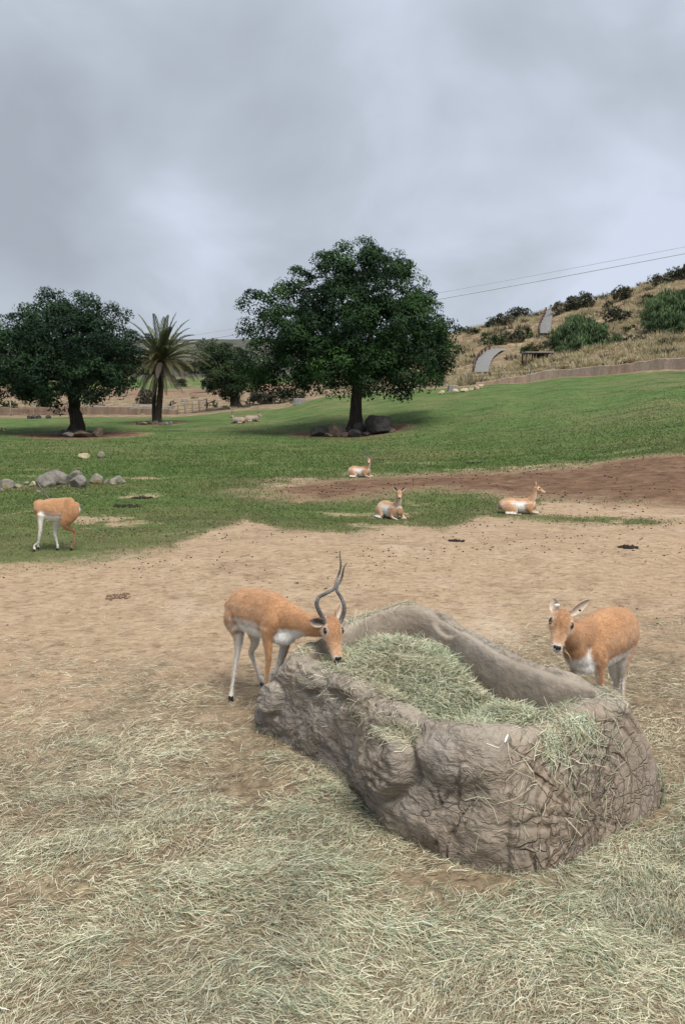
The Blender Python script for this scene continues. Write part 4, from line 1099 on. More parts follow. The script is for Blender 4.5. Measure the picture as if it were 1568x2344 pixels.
    mp2 = t.n('ShaderNodeMapping'); t.l(vw, mp2.inputs[0]); mp2.inputs['Scale'].default_value = (3.0, 3.0, 14.0)
    strata = t.math('MULTIPLY', t.noise(mp2.outputs[0], 5.0, 4, 0.6), t.math('ADD', t.attr('side'), 0.25))
    # blocky cracks in polar layout round the heart of the log
    rl = t.vmath('SUBTRACT', v, tuple(FACE_C)); wb = t.vmath('MULTIPLY', t.vmath('SUBTRACT', t.noise(v, 9, 3, 0.6, 0, True), (0.5, 0.5, 0.5)), (0.06, 0.06, 0.06))
    rl = t.vmath('ADD', rl, wb)
    sx = t.n('ShaderNodeSeparateXYZ'); t.l(rl, sx.inputs[0])
    rr = t.math('SQRT', t.math('ADD', t.math('MULTIPLY', sx.outputs[0], sx.outputs[0]), t.math('MULTIPLY', sx.outputs[2], sx.outputs[2])))
    an = t.math('ARCTAN2', sx.outputs[2], sx.outputs[0])
    cb = t.n('ShaderNodeCombineXYZ'); t.put(t.math('MULTIPLY', an, 2.6), cb.inputs[0]); t.put(t.math('MULTIPLY', t.math('POWER', rr, 0.7), 14.0), cb.inputs[1])
    pv = t.vor(cb.outputs[0], 1.25, 'DISTANCE_TO_EDGE', 0.8)
    pv2 = t.vor(cb.outputs[0], 3.0, 'DISTANCE_TO_EDGE', 0.9)
    cb1 = t.n('ShaderNodeCombineXYZ'); t.put(t.math('MULTIPLY', an, 2.6), cb1.inputs[0]); t.put(t.math('MULTIPLY', rr, 2.0), cb1.inputs[1])
    cb2 = t.n('ShaderNodeCombineXYZ'); t.put(t.math('MULTIPLY', an, 0.9), cb2.inputs[0]); t.put(t.math('MULTIPLY', rr, 15.0), cb2.inputs[1])
    pr1 = t.ramp(t.vor(cb1.outputs[0], 1.7, 'DISTANCE_TO_EDGE', 0.85), [(0.0, 1.0), (0.045, 0.0)])
    pr2 = t.ramp(t.vor(cb2.outputs[0], 1.0, 'DISTANCE_TO_EDGE', 0.8), [(0.0, 0.8), (0.035, 0.0)])
    heart = t.ramp(rr, [(0.0, 1.0), (0.30, 0.95), (0.46, 0.25)])
    polar = t.math('MULTIPLY', t.math('MAXIMUM', pr1, pr2), t.math('MULTIPLY', heart, t.attr('face')))
    pc = t.math('MAXIMUM', t.ramp(pv, [(0.0, 1.0), (0.035, 0.0)]), t.math('MULTIPLY', t.ramp(pv2, [(0.0, 1.0), (0.045, 0.0)]), 0.55))
    pc = t.math('MULTIPLY', pc, t.math('MULTIPLY', t.attr('face'), t.ramp(t.noise(v, 4.5, 3, 0.6), [(0.44, 0.0), (0.64, 0.8)])))
    cr = t.math('MAXIMUM', t.math('MAXIMUM', t.math('MULTIPLY', bark, 0.7), t.math('MAXIMUM', pc, polar)), t.math('MULTIPLY', lines, 0.8))
    col = t.mix(t.math('MULTIPLY', cr, 0.65), col, (0.065, 0.05, 0.04))
    warm = t.math('MULTIPLY', t.attr('face'), t.ramp(t.noise(v, 3.0, 4, 0.6), [(0.42, 0.0), (0.62, 0.5)]))
    col = t.mix(warm, col, (0.27, 0.19, 0.13))
    mp4 = t.n('ShaderNodeMapping'); t.l(vw, mp4.inputs[0]); mp4.inputs['Rotation'].default_value = (0, 0, 1.0); mp4.inputs['Scale'].default_value = (1.0, 1.0, 2.6)
    rg = t.ridged(mp4.outputs[0], 7.0, 6, 0.62)
    rgm = t.math('MULTIPLY', rg, t.math('ADD', t.math('MULTIPLY', t.attr('side'), 0.5), 0.05))
    col = t.mix(t.math('MULTIPLY', t.ramp(rg, [(0.18, 1.0), (0.42, 0.0)]), t.math('MULTIPLY', t.attr('side'), 0.4)), col, (0.14, 0.115, 0.094))
    h = t.math('ADD', t.math('MULTIPLY', rgm, 0.9), t.math('SUBTRACT', t.math('ADD', t.math('MULTIPLY', n2_, 0.35), t.math('MULTIPLY', strata, 0.55)), t.math('MULTIPLY', cr, 0.9)))
    h = t.math('ADD', h, t.math('MULTIPLY', t.noise(v, 60, 4, 0.7), 0.15))
    mat = t.done(col, 0.93, 0.15, t.bump(h, 0.75, 0.026))
    o = obj('feeding_trough', me, mat)
    tag(o, 'large brown concrete feeding trough moulded like a hollow log, filled with hay', 'trough')
    return V.reshape(NS, NP, 3)
# ------------------------------------------------------------------ straw and hay
M_STRAW = attr_mat('straw', 0.7, 0.25, 0.15)
def straws(P, az, el, L, W, cols, curl, r):
    """bent ribbons: 3 cross lines, two quads each"""
    n = len(P)
    D = np.stack([np.cos(az) * np.cos(el), np.sin(az) * np.cos(el), np.sin(el)], 1)
    side = nrm(np.cross(D, rdir(n, r) * 0.7 + [0, 0, 1.0]))
    up = np.cross(side, D)
    bend = side * curl[:, None] + up * (curl * r.uniform(-1, 0.3, n))[:, None]
    V = np.zeros((n, 6, 3))
    for k, s in enumerate((-0.5, 0.0, 0.5)):
        c = P + D * (L * s)[:, None] + bend * (L * (0.25 - s * s))[:, None]
        w = (W * (0.5 if k == 1 else 0.3))[:, None]
        V[:, 2 * k] = c - side * w; V[:, 2 * k + 1] = c + side * w
    i = np.arange(n)[:, None] * 6
    Q = np.concatenate([i + [[0, 1, 3, 2]], i + [[2, 3, 5, 4]]], 0)
    return V.reshape(-1, 3), Q, np.repeat(cols, 6, 0)
PAL_G = np.array([(0.35, 0.39, 0.25), (0.25, 0.30, 0.18), (0.47, 0.49, 0.34), (0.13, 0.165, 0.095), (0.56, 0.56, 0.41), (0.33, 0.38, 0.28)])
PAL_Y = np.array([(0.48, 0.43, 0.29), (0.60, 0.55, 0.40), (0.31, 0.255, 0.16), (0.45, 0.41, 0.27), (0.20, 0.16, 0.10), (0.68, 0.64, 0.49)])
def hay_cols(n, green, r):
    a = 1.06 * PAL_G[r.integers(0, len(PAL_G), n)]; b = PAL_Y[r.integers(0, len(PAL_Y), n)]
    g = (r.random(n) < green)[:, None]
    return np.clip(np.where(g, a, b) * r.uniform(0.8, 1.3, (n, 1)), 0, 0.78)
def build_ground_hay():
    r = np.random.default_rng(101)
    V = []; Q = []; C = []; o = 0
    def put(X, Y, zo, el, L, W, green, curl):
        nonlocal o
        n = len(X)
        z = land(X, Y) + 0.85 * heap(X, Y) + zo
        az = r.uniform(0, 2 * np.pi, n) + 0.0
        cl_ = 0.9 * fbm2(X, Y, 2.2, 2, 50.0)
        az = np.where(r.random(n) < 0.55, cl_ * 3 + r.normal(0, 0.45, n) + 0.4, az)
        tone = np.clip(1.0 + 0.55 * fbm2(X, Y, 1.6, 3, 210.0), 0.55, 1.35)
        v, q, c = straws(np.stack([X, Y, z], 1), az, el, L, W, hay_cols(n, green, r) * tone[:, None], curl, r)
        V.append(v); Q.append(q + o); C.append(c); o += len(v)
    # litter by density
    n = 640000
    Y = 1.55 + (10.5 - 1.55) * r.random(n) ** 1.35; X = r.uniform(-0.62, 0.62, n) * np.maximum(Y, 1.5) * 1.15
    g, mu, dh, hy, far, scrub, worn = masks(X, Y)
    hp = heap(X, Y)
    dens = np.clip(hy * (0.52 + 2.0 * fbm2(X, Y, 1.0, 4, 70.0, 0.6)) + hp * 6 + 0.5 * np.exp(-((X - 0.75) / 0.9) ** 2 - ((Y - 2.85) / 0.4) ** 2) + 0.35 * np.exp(-((X - 1.9) / 0.6) ** 2 - ((Y - 4.0) / 0.6) ** 2), 0.010, 1) * np.clip(3.6 / Y, 0.3, 1) ** 0.7
    k = r.random(n) < dens * 1.0
    X, Y, hp = X[k], Y[k], hp[k]; n = len(X)
    green = np.clip(0.10 + 5.5 * hp + 0.35 * fbm2(X, Y, 0.9, 3, 90.0) + 0.20 * sstep(-0.8, 0.2, X) * sstep(4.6, 3.6, Y), 0.05, 0.92)
    put(X, Y, np.abs(r.normal(0.006, 0.008, n)) + hp * 0.25 * r.random(n), r.normal(0.03, 0.16, n) + hp * r.normal(0, 1.2, n), np.clip(r.lognormal(-3.08, 0.5, n), 0.018, 0.2), r.uniform(0.0011, 0.0030, n), green, r.normal(0, 0.35, n))
    me = mesh_from('loose_hay', np.concatenate(V), np.concatenate(Q), False); set_col(me, 'col', np.concatenate(C))
    tag(obj('loose_hay', me, M_STRAW), 'pale green and straw coloured loose hay strewn over the ground', 'hay', kind='stuff')
def hay_top(X, Y):
    """surface of the hay inside the trough"""
    e = AX1 - AX0; L = np.linalg.norm(e); ax = e / L
    s = (X - AX0[0]) * ax[0] + (Y - AX0[1]) * ax[1]
    q = (X - AX0[0]) * ax[1] - (Y - AX0[1]) * ax[0]          # + to the right
    h = 0.365 + 0.17 * np.exp(-((s - 1.02) / 0.42) ** 2 - ((q - 0.02) / 0.36) ** 2) + 0.09 * np.exp(-((s + 0.02) / 0.25) ** 2 - ((q - 0.12) / 0.22) ** 2)
    h = h - 0.10 * np.exp(-((s - 0.30) / 0.16) ** 2 - ((q + 0.02) / 0.30) ** 2)
    h = h - 0.20 * sstep(0.20, 0.42, q) * sstep(0.95, 0.5, s) - 0.16 * sstep(-0.02, -0.22, s) * sstep(0.1, 0.3, q)
    h = h - 0.28 * np.exp(-((s + 0.10) / 0.17) ** 2 - ((q - 0.30) / 0.13) ** 2)
    h = h + 0.05 * sstep(-0.10, -0.42, q) * sstep(0.5, 1.0, s)
    return h + 0.035 * fbm2(X, Y, 5.0, 3, 44.0)
def build_trough_hay(TV):
    r = np.random.default_rng(303)
    lip = TV[:, int(0.656 * TV.shape[1]), :2]                                     # inside of the rim
    lipP = lip[::8]
    # solid core so that no floor shows through
    nx = 90
    gx, gy = np.meshgrid(np.linspace(-0.5, 1.6, nx), np.linspace(3.3, 5.6, nx))
    sd = sdf_poly(gx, gy, lipP)
    zt = hay_top(gx, gy) - 0.035
    zt = np.where(sd > 0.03, 0.10, zt)
    idx = np.arange(nx * nx).reshape(nx, nx)
    Qc = np.stack([idx[:-1, :-1], idx[:-1, 1:], idx[1:, 1:], idx[1:, :-1]], -1).reshape(-1, 4)
    ok = (sd.ravel() < 0.03)[Qc].all(1)
    Qc = Qc[ok]
    me = mesh_from('core', np.stack([gx, gy, zt], -1).reshape(-1, 3), Qc)
    t = NT('hay_core'); v = t.co()
    mat = t.done(t.ramp(t.noise(v, 30, 4, 0.7), [(0.3, (0.05, 0.055, 0.03)), (0.7, (0.20, 0.21, 0.11))]), 0.95, 0.1, t.bump(t.noise(v, 50, 4, 0.7), 1.0, 0.03))
    top = thing('hay_pile', 'green grey heap of cut hay lying in the trough', 'hay', (0.55, 4.4, 0.12))
    me.transform(Matrix.Translation((-0.55, -4.4, -0.12)))
    obj('core', me, mat, top)
    n = 170000
    X = r.uniform(-0.5, 1.5, n); Y = r.uniform(3.4, 5.5, n)
    k = sdf_poly(X, Y, lipP) < -0.03 + r.uniform(0, 0.05, n)
    X, Y = X[k], Y[k]; n = len(X)
    z = hay_top(X, Y) - 0.05 * r.random(n) ** 1.5 + 0.012
    az = r.uniform(0, 2 * np.pi, n); fl = fbm2(X, Y, 3.0, 2, 61.0)
    az = np.where(r.random(n) < 0.6, fl * 5 + r.normal(0, 0.5, n) + 2.6, az)
    v, q, c = straws(np.stack([X, Y, z], 1), az, r.normal(0.08, 0.28, n), np.clip(r.lognormal(-2.35, 0.4, n), 0.04, 0.28), r.uniform(0.002, 0.0042, n), hay_cols(n, np.clip(0.62 + 0.5 * fbm2(X, Y, 2.5, 2, 33.0), 0.1, 0.95), r), r.normal(0, 0.55, n), r)
    me = mesh_from('stalks', shift(v, (0.55, 4.4, 0.12)), q, False); set_col(me, 'col', c)
    tag(obj('stalks', me, M_STRAW, top), kind='stuff')
    # wisps lying on the rim and hanging over the sawn end: follow the trough surface
    NS, NP = TV.shape[:2]
    segs = [  # stations a..b, profile a..b, count, green
        (0.05, 0.18, 0.46, 0.58, 3000, 0.3), (0.22, 0.31, 0.48, 0.58, 350, 0.35), (0.36, 0.52, 0.51, 0.60, 1100, 0.5), (0.42, 0.50, 0.28, 0.46, 1000, 0.6), (0.45, 0.53, 0.12, 0.40, 260, 0.5), (0.54, 0.60, 0.42, 0.52, 160, 0.5),
        (0.205, 0.25, 0.30, 0.36, 900, 0.2), (0.26, 0.56, 0.0, 0.03, 3800, 0.55), (0.0, 0.26, 0.0, 0.05, 2500, 0.55), (0.05, 0.24, 0.2, 0.42, 300, 0.2), (0.8, 1.0, 0.38, 0.55, 900, 0.3), (0.3, 0.55, 0.05, 0.4, 200, 0.3), (0.56, 0.64, 0.0, 0.12, 1600, 0.7)]
    V = []; Q = []; C = []; o = 0
    for (a, b, p, q_, m, gr) in segs:
        m = int(m)
        si = (r.uniform(a, b, m) * NS); pi = np.clip(r.normal((p + q_) / 2, (q_ - p) / 3.2, m), 0, 0.75) * (NP - 1)
        si = np.clip(si, 0, NS - 1).astype(int); pi = pi.astype(int)
        keep = fbm(TV[si, pi] * 7 + 5, 2) > r.uniform(-0.5, 0.35, m); si, pi = si[keep], pi[keep]; m = len(si)
        P_ = TV[si, pi]
        t1 = nrm(TV[(si + 4) % NS, pi] - TV[si - 4, pi]); t2 = nrm(TV[si, np.minimum(pi + 3, NP - 1)] - TV[si, np.maximum(pi - 3, 0)])
        nn = nrm(np.cross(t1, t2))
        ang = r.uniform(0, np.pi * 2, m)
        D = nrm(t1 * np.cos(ang)[:, None] + t2 * np.sin(ang)[:, None] + nn * r.normal(0.02, 0.12, m)[:, None])
        side = nrm(np.cross(D, nn)); L = np.clip(r.lognormal(-2.7, 0.4, m), 0.03, 0.2); W = r.uniform(0.0018, 0.0036, m)
        cu = r.normal(0, 0.3, m)
        VV = np.zeros((m, 6, 3)); cc = P_ + nn * r.uniform(0.003, 0.014, m)[:, None]
        for k, s in enumerate((-0.5, 0, 0.5)):
            x = cc + D * (L * s)[:, None] + side * (cu * L * (0.25 - s * s))[:, None]; w = (W * 0.45)[:, None]
            VV[:, 2 * k] = x - side * w; VV[:, 2 * k + 1] = x + side * w
        i = np.arange(m)[:, None] * 6 + o
        V.append(VV.reshape(-1, 3)); Q.append(np.concatenate([i + [[0, 1, 3, 2]], i + [[2, 3, 5, 4]]], 0)); C.append(np.repeat(hay_cols(m, gr, r), 6, 0)); o += m * 6
    me = mesh_from('hay_wisps', np.concatenate(V), np.concatenate(Q), False); set_col(me, 'col', np.concatenate(C))
    tag(obj('hay_wisps', me, M_STRAW), 'thin wisps of hay caught on the rim and bark of the trough', 'hay', kind='stuff')
    # two pale feathers on the sawn end
    for k, (x, y, lab) in enumerate([(1157, 1692, 'white feather hanging below the rim in the middle of the sawn log end'), (1358, 1662, 'white feather near the corner of the sawn log end')]):
        tgt = np.array([cam.location[0], cam.location[1], cam.location[2]]); rr = ray(x, y); rr = rr / np.linalg.norm(rr)
        w_ = TV.reshape(-1, 3) - tgt; tt = w_ @ rr; dd = np.linalg.norm(w_ - tt[:, None] * rr, axis=1) + np.where(tt > 3.95, 1, 0)
        i = int(np.argmin(dd)); P_ = TV.reshape(-1, 3)[i]; si, pi = divmod(i, NP)
        t1 = nrm(TV[(si + 4) % NS, pi] - TV[si - 4, pi]); t2 = nrm(TV[si, pi + 3] - TV[si, pi - 3]); nn = np.cross(t1, t2)
        s = np.linspace(0, 1, 9); hw = 0.008 * np.sin(np.pi * (s * 0.92 + 0.06)) ** 0.7
        ax = nrm(t2 - 0.3 * t1 * (1 if k else -1)); sd_ = np.cross(nn, ax)
        VV = []
        for j in range(9):
            c0 = (s[j] - 0.5) * 0.055 * ax + nn * (0.006 + 0.004 * s[j])
            VV += [c0 - sd_ * hw[j], c0 + nn * 0.0015, c0 + sd_ * hw[j], c0 - nn * 0.0015]
        QQ = [(a * 4 + b, a * 4 + (b + 1) % 4, a * 4 + 4 + (b + 1) % 4, a * 4 + 4 + b) for a in range(8) for b in range(4)]
        f = obj('feather', mesh_from('feather', np.array(VV), np.array(QQ)), simple_mat('feather_white', (0.72, 0.72, 0.70), 0.7, 0.1, 60)); f.location = P_
        tag(f, lab, 'feather')
# ------------------------------------------------------------------ antelopes
TAN = np.array((0.43, 0.230, 0.112)); TANL = np.array((0.54, 0.35, 0.215)); WHT = np.array((0.80, 0.775, 0.73)); PALE = np.array((0.58, 0.47, 0.35)); DRK = np.array((0.02, 0.016, 0.014)); BRN = np.array((0.26, 0.11, 0.045))
def fur_mat(name):
    t = NT(name); c = t.attr('col', 'Color'); v = t.co()
    mp = t.n('ShaderNodeMapping'); t.l(v, mp.inputs[0]); mp.inputs['Scale'].default_value = (1, 1, 0.35)
    n = t.noise(mp.outputs[0], 70, 5, 0.7, 0.6); n2 = t.noise(v, 9, 4, 0.6, 0.5)
    c = t.mix(1.0, c, t.ramp(n, [(0.28, 0.72), (0.72, 1.22)]), 'MULTIPLY')
    c = t.mix(1.0, c, t.ramp(n2, [(0.3, 0.86), (0.7, 1.10)]), 'MULTIPLY')
    return t.done(c, 0.85, 0.2, t.bump(n, 0.45, 0.006), **{'Sheen Weight': 0.25, 'Sheen Roughness': 0.5})
M_FUR = fur_mat('fur')
M_EYE = NT('eye').done((0.008, 0.006, 0.005), 0.08, 0.6)
M_HOOF = simple_mat('hoof', (0.022, 0.018, 0.016), 0.5, 0.3, 30)
M_NOSE = simple_mat('nose', (0.014, 0.012, 0.012), 0.35, 0.3, 60)
def horn_mat():
    t = NT('horn'); v = t.co(); n = t.noise(v, 30, 4, 0.6)
    return t.done(t.ramp(n, [(0.3, (0.085, 0.080, 0.076)), (0.7, (0.20, 0.19, 0.18))]), 0.6, 0.35, t.bump(n, 0.4, 0.004))
M_HORN = horn_mat()
M_TAG = simple_mat('ear_tag', (0.75, 0.74, 0.68), 0.5, 0.05, 20)
def loft(rings, lat, colf, seg=20):
    """rings: (centre, half width along lat, half height); colf(t, angle) -> rgb with angle 90 deg = up. Closed ends."""
    C = np.array([r[0] for r in rings], float); hw = np.array([r[1] for r in rings], float); hh = np.array([r[2] for r in rings], float)
    m = max(10, 4 * len(C)); A = crom(np.column_stack([C, hw, hh]), m); C, hw, hh = A[:, :3], np.maximum(A[:, 3], 0.004), np.maximum(A[:, 4], 0.004)
    tan = nrm(np.gradient(C, axis=0)); lat = np.asarray(lat, float)
    e0 = C[0] - tan[0] * hh[0] * 0.55; e1 = C[-1] + tan[-1] * hh[-1] * 0.55
    C = np.concatenate([[e0], C, [e1]]); hw = np.concatenate([[hw[0] * .62], hw, [hw[-1] * .62]]); hh = np.concatenate([[hh[0] * .62], hh, [hh[-1] * .62]]); tan = np.concatenate([tan[:1], tan, tan[-1:]])
    S = nrm(lat - tan * (tan @ lat)[:, None]); U = np.cross(tan, S)
    flip = np.where((U @ np.array([0, 0, 1.0])) < 0, -1, 1)
    if np.abs(tan[:, 2]).mean() < 0.8: U = U * (1 if flip.mean() > 0 else -1)
    th = np.linspace(0, 2 * np.pi, seg, endpoint=False)
    V = (C[:, None] + S[:, None] * (np.cos(th)[None, :, None] * hw[:, None, None]) + U[:, None] * (np.sin(th)[None, :, None] * hh[:, None, None])).reshape(-1, 3)
    n = len(C)
    Q = [(i * seg + j, i * seg + (j + 1) % seg, (i + 1) * seg + (j + 1) % seg, (i + 1) * seg + j) for i in range(n - 1) for j in range(seg)]
    V = np.concatenate([V, C[:1], C[-1:]]); T = []
    for j in range(seg):
        k = (j + 1) % seg; T.append((n * seg, k, j)); T.append((n * seg + 1, (n - 1) * seg + j, (n - 1) * seg + k))
    tt = np.linspace(0, 1, n)
    cols = np.array([colf(tt[i], th[j], (np.cos(th[j]) * S[i] + np.sin(th[j]) * U[i])) for i in range(n) for j in range(seg)] + [colf(0, 0, S[0]), colf(1, 0, S[-1])])
    return V, np.array(Q), np.array(T), cols
def mixc_(a, b, t): return np.asarray(a) * (1 - t) + np.asarray(b) * t
def ss(a, b, x):
    t = min(1, max(0, (x - a) / (b - a))); return t * t * (3 - 2 * t)
def torso_col(thr=0.42, soft=0.12, rump=True, back=TAN, flank=TAN * 0.92):
    def f(t, th, d):
        s = math.sin(th)
        w = ss(thr - soft, thr + soft, -s)
        c = mixc_(back * 1.06, mixc_(back, TANL, 0.55), math.exp(-((s - 0.18) / 0.2) ** 2) * 0.7)
        c = mixc_(c, back * np.array([.72, .62, .55]), ss(0.05, -0.3, s) * 0.8)
        return mixc_(c, WHT, w)
    return f
def solid(c): return lambda t, th, d: np.asarray(c)
def two(c1, c2, v, soft=0.35, bias=0.0):
    v = nrm(np.asarray(v, float))
    return lambda t, th, d: mixc_(c2, c1, ss(-soft, soft, float(np.dot(d, v)) + bias))
def add_coat(me, cols, spec, parent):
    """short lying hairs over the skin, combed towards the tail"""
    cnt, back, L0 = spec
    r = np.random.default_rng(int(cnt))
    n = len(me.vertices); co = np.zeros(n * 3, np.float32); me.vertices.foreach_get('co', co); co = co.reshape(-1, 3).astype(float)
    no = np.zeros(n * 3, np.float32); me.vertices.foreach_get('normal', no); no = nrm(no.reshape(-1, 3).astype(float))
    k = r.integers(0, n, cnt); P = co[k] + r.normal(0, 0.003, (cnt, 3)); N = no[k]
    f = nrm(np.asarray(back, float) + np.array([0, 0, -0.55]) + 0.45 * fbm(P * 6 + 11, 2)[:, None] * np.array([0.6, 0.6, 1.0]) + r.normal(0, 0.22, (cnt, 3)))
    D = nrm(f - N * np.sum(f * N, 1)[:, None] + N * r.uniform(0.12, 0.42, cnt)[:, None])
    S = nrm(np.cross(D, N)); L = L0 * r.uniform(0.5, 1.3, cnt)[:, None]; w = 0.0011
    V = np.stack([P - S * w - N * 0.001, P + S * w - N * 0.001, P + D * L], 1).reshape(-1, 3)
    hm = mesh_from('coat', V, np.arange(3 * cnt).reshape(-1, 3), False)
    set_col(hm, 'col', np.repeat(np.clip(cols[k] * r.normal(1.02, 0.13, (cnt, 1)), 0.01, 0.9), 3, 0))
    tag(obj('coat', hm, M_HAIR, parent), kind='stuff')
M_HAIR = attr_mat('hair', 0.75, 0.25, 0.1)
def fleshed(name, parts, base, voxel, parent, mat=None, smooth=5, lump=0.0, coat=None):
    """union of the lofts as one skin"""
    V = np.concatenate([p[0] for p in parts]); Cc = np.concatenate([p[3] for p in parts])
    v, f = join([(p[0], p[1], p[2]) for p in parts])
    me = mesh_from('tmp', v, f); o = bpy.data.objects.new('tmp', me); COL.objects.link(o)
    m = o.modifiers.new('r', 'REMESH'); m.mode = 'VOXEL'; m.voxel_size = voxel; m.use_smooth_shade = True
    s = o.modifiers.new('s', 'SMOOTH'); s.factor = 0.5; s.iterations = smooth
    dg = bpy.context.evaluated_depsgraph_get(); dg.update()
    out = bpy.data.meshes.new_from_object(o.evaluated_get(dg))
    bpy.data.objects.remove(o); bpy.data.meshes.remove(me)
    kd = kdtree.KDTree(len(V))
    for i, q in enumerate(V): kd.insert(q, i)
    kd.balance()
    n = len(out.vertices); co = np.zeros(n * 3, np.float32); out.vertices.foreach_get('co', co); co = co.reshape(-1, 3)
    nz = fbm(co * 26, 2) * 0.012
    cols = np.zeros((n, 3))
    for i in range(n):
        a = kd.find_n(co[i] + nz[i], 5); w = np.array([1 / (q[2] + 0.004) ** 2 for q in a]); cols[i] = (Cc[[q[1] for q in a]] * w[:, None]).sum(0) / w.sum()
    if lump: co = co + (lump * fbm(co * 7 + 3, 3))[:, None] * nrm(co - co.mean(0)); 
    cols = cols * (1 + 0.16 * fbm(co * 9 + 70, 3) + 0.10 * fbm(co * 30, 2))[:, None]
    out.vertices.foreach_set('co', shift(co, base).astype(np.float32).ravel())
    set_col(out, 'col', cols); out.name = name
    out.materials.clear()
    for p in out.polygons: p.use_smooth = True
    o = obj(name, out, mat or M_FUR, parent)
    if coat: add_coat(out, cols, coat, parent)
    return o
def ellipsoid(name, c, r, mat, parent, base, axes=None):
    bm = bmesh.new(); bmesh.ops.create_icosphere(bm, subdivisions=3, radius=1.0)
    me = bpy.data.meshes.new(name); bm.to_mesh(me); bm.free()
    A = np.eye(3) if axes is None else np.array(axes)
    co = np.zeros(len(me.vertices) * 3, np.float32); me.vertices.foreach_get('co', co); co = co.reshape(-1, 3)
    co = (co * np.asarray(r)) @ A + shift(c, base)
    me.vertices.foreach_set('co', co.astype(np.float32).ravel())
    for p in me.polygons: p.use_smooth = True
    return obj(name, me, mat, parent)
def loft_part(name, rings, lat, colf, parent, base, mat=None, seg=14):
    V, Q, T, c = loft(rings, lat, colf, seg)
    me = mesh_from(name, shift(V, base), [Q, T]); set_col(me, 'col', c)
    return obj(name, me, mat or M_FUR, parent)
def horn(parent, base, P, r0, r1, ridges=26, n=150):
    P = crom(P, n); s = np.linspace(0, 1, n)
    rad = (r0 + (r1 - r0) * s ** 1.15) * (1 + 0.075 * np.sin(s * ridges * 2 * np.pi) * sstep(0.97, 0.8, s))
    V, Q, T = tube_arrays(P, rad, 12)
    return obj('horn', mesh_from('horn', shift(V, base), [Q, T]), M_HORN, parent)
def head_lofts(poll, muz, lat, s=None, back=TAN, eye_n=None):
    poll = np.asarray(poll, float); muz = np.asarray(muz, float); ax = muz - poll; L = np.linalg.norm(ax); ax = ax / L
    lat = nrm(np.asarray(lat, float) - ax * np.dot(ax, lat)); up = np.cross(lat, ax)      # up: forehead side
    if up[2] < -0.2: up = -up
    s = s or L
    R = [(-.14, .15, .16, -.02), (0.0, .225, .235, 0), (.14, .255, .26, 0), (.28, .262, .262, -.01), (.42, .215, .232, -.03), (.60, .165, .185, -.05), (.78, .135, .15, -.055), (.92, .128, .132, -.06), (1.0, .10, .105, -.07)]
    rings = [(poll + ax * L * t + up * s * o, s * w, s * h) for t, w, h, o in R]
    def colf(t, th, d):
        x = -.14 + 1.14 * t; u = float(np.dot(d, up)); q = abs(float(np.dot(d, lat)))
        c = mixc_(mixc_(back, TANL, .35), TANL * 1.2, ss(0.25, 0.85, q) * 0.9)
        c = mixc_(c, BRN, 0.5 * ss(0.5, 0.9, u) * ss(0.75, 0.45, x))
        c = mixc_(c, BRN * .6, 0.55 * math.exp(-((x - .47) / .09) ** 2) * math.exp(-((q - .8) / .16) ** 2) * ss(-.2, .3, u))
        c = mixc_(c, WHT, ss(0.25, 0.85, -u) * ss(0.45, 0.75, x))
        c = mixc_(c, WHT * 0.9, ss(0.86, 0.95, x) * 0.8)
        c = mixc_(c, WHT, 0.75 * math.exp(-((x - .27) / .085) ** 2) * ss(0.72, 0.95, q))
        return c
    return [loft(rings, lat, colf, 22)], dict(poll=poll, muz=muz, ax=ax, lat=lat, up=up, L=L, s=s)
def head_details(h, parent, base, eye=0.082):
    s, ax, lat, up, poll = h['s'], h['ax'], h['lat'], h['up'], h['poll']
    for sg in (-1, 1):
        c = poll + ax * h['L'] * 0.275 + lat * sg * s * 0.216 + up * s * 0.075
        e = ellipsoid('eye', c, (s * eye * 1.15, s * eye * 0.75, s * eye), M_EYE, parent, base, (ax, lat, up))
    c = h['muz'] + ax * s * 0.035 + up * s * -0.02
    ns = ellipsoid('nose', c, (s * 0.045, s * 0.085, s * 0.06), M_NOSE, parent, base, (ax, lat, up))
    for sg in (-1, 1):
        ellipsoid('nostril', c + lat * sg * s * 0.055 + up * s * 0.03, (s * 0.04, s * 0.03, s * 0.035), M_NOSE, ns, base, (ax, lat, up))
    ellipsoid('mouth', h['muz'] + ax * s * 0.0 - up * s * 0.135, (s * 0.06, s * 0.085, s * 0.016), M_NOSE, parent, base, (ax, lat, up))
M_LID = simple_mat('eyelid', (0.20, 0.10, 0.05), 0.8, 0.2, 40)
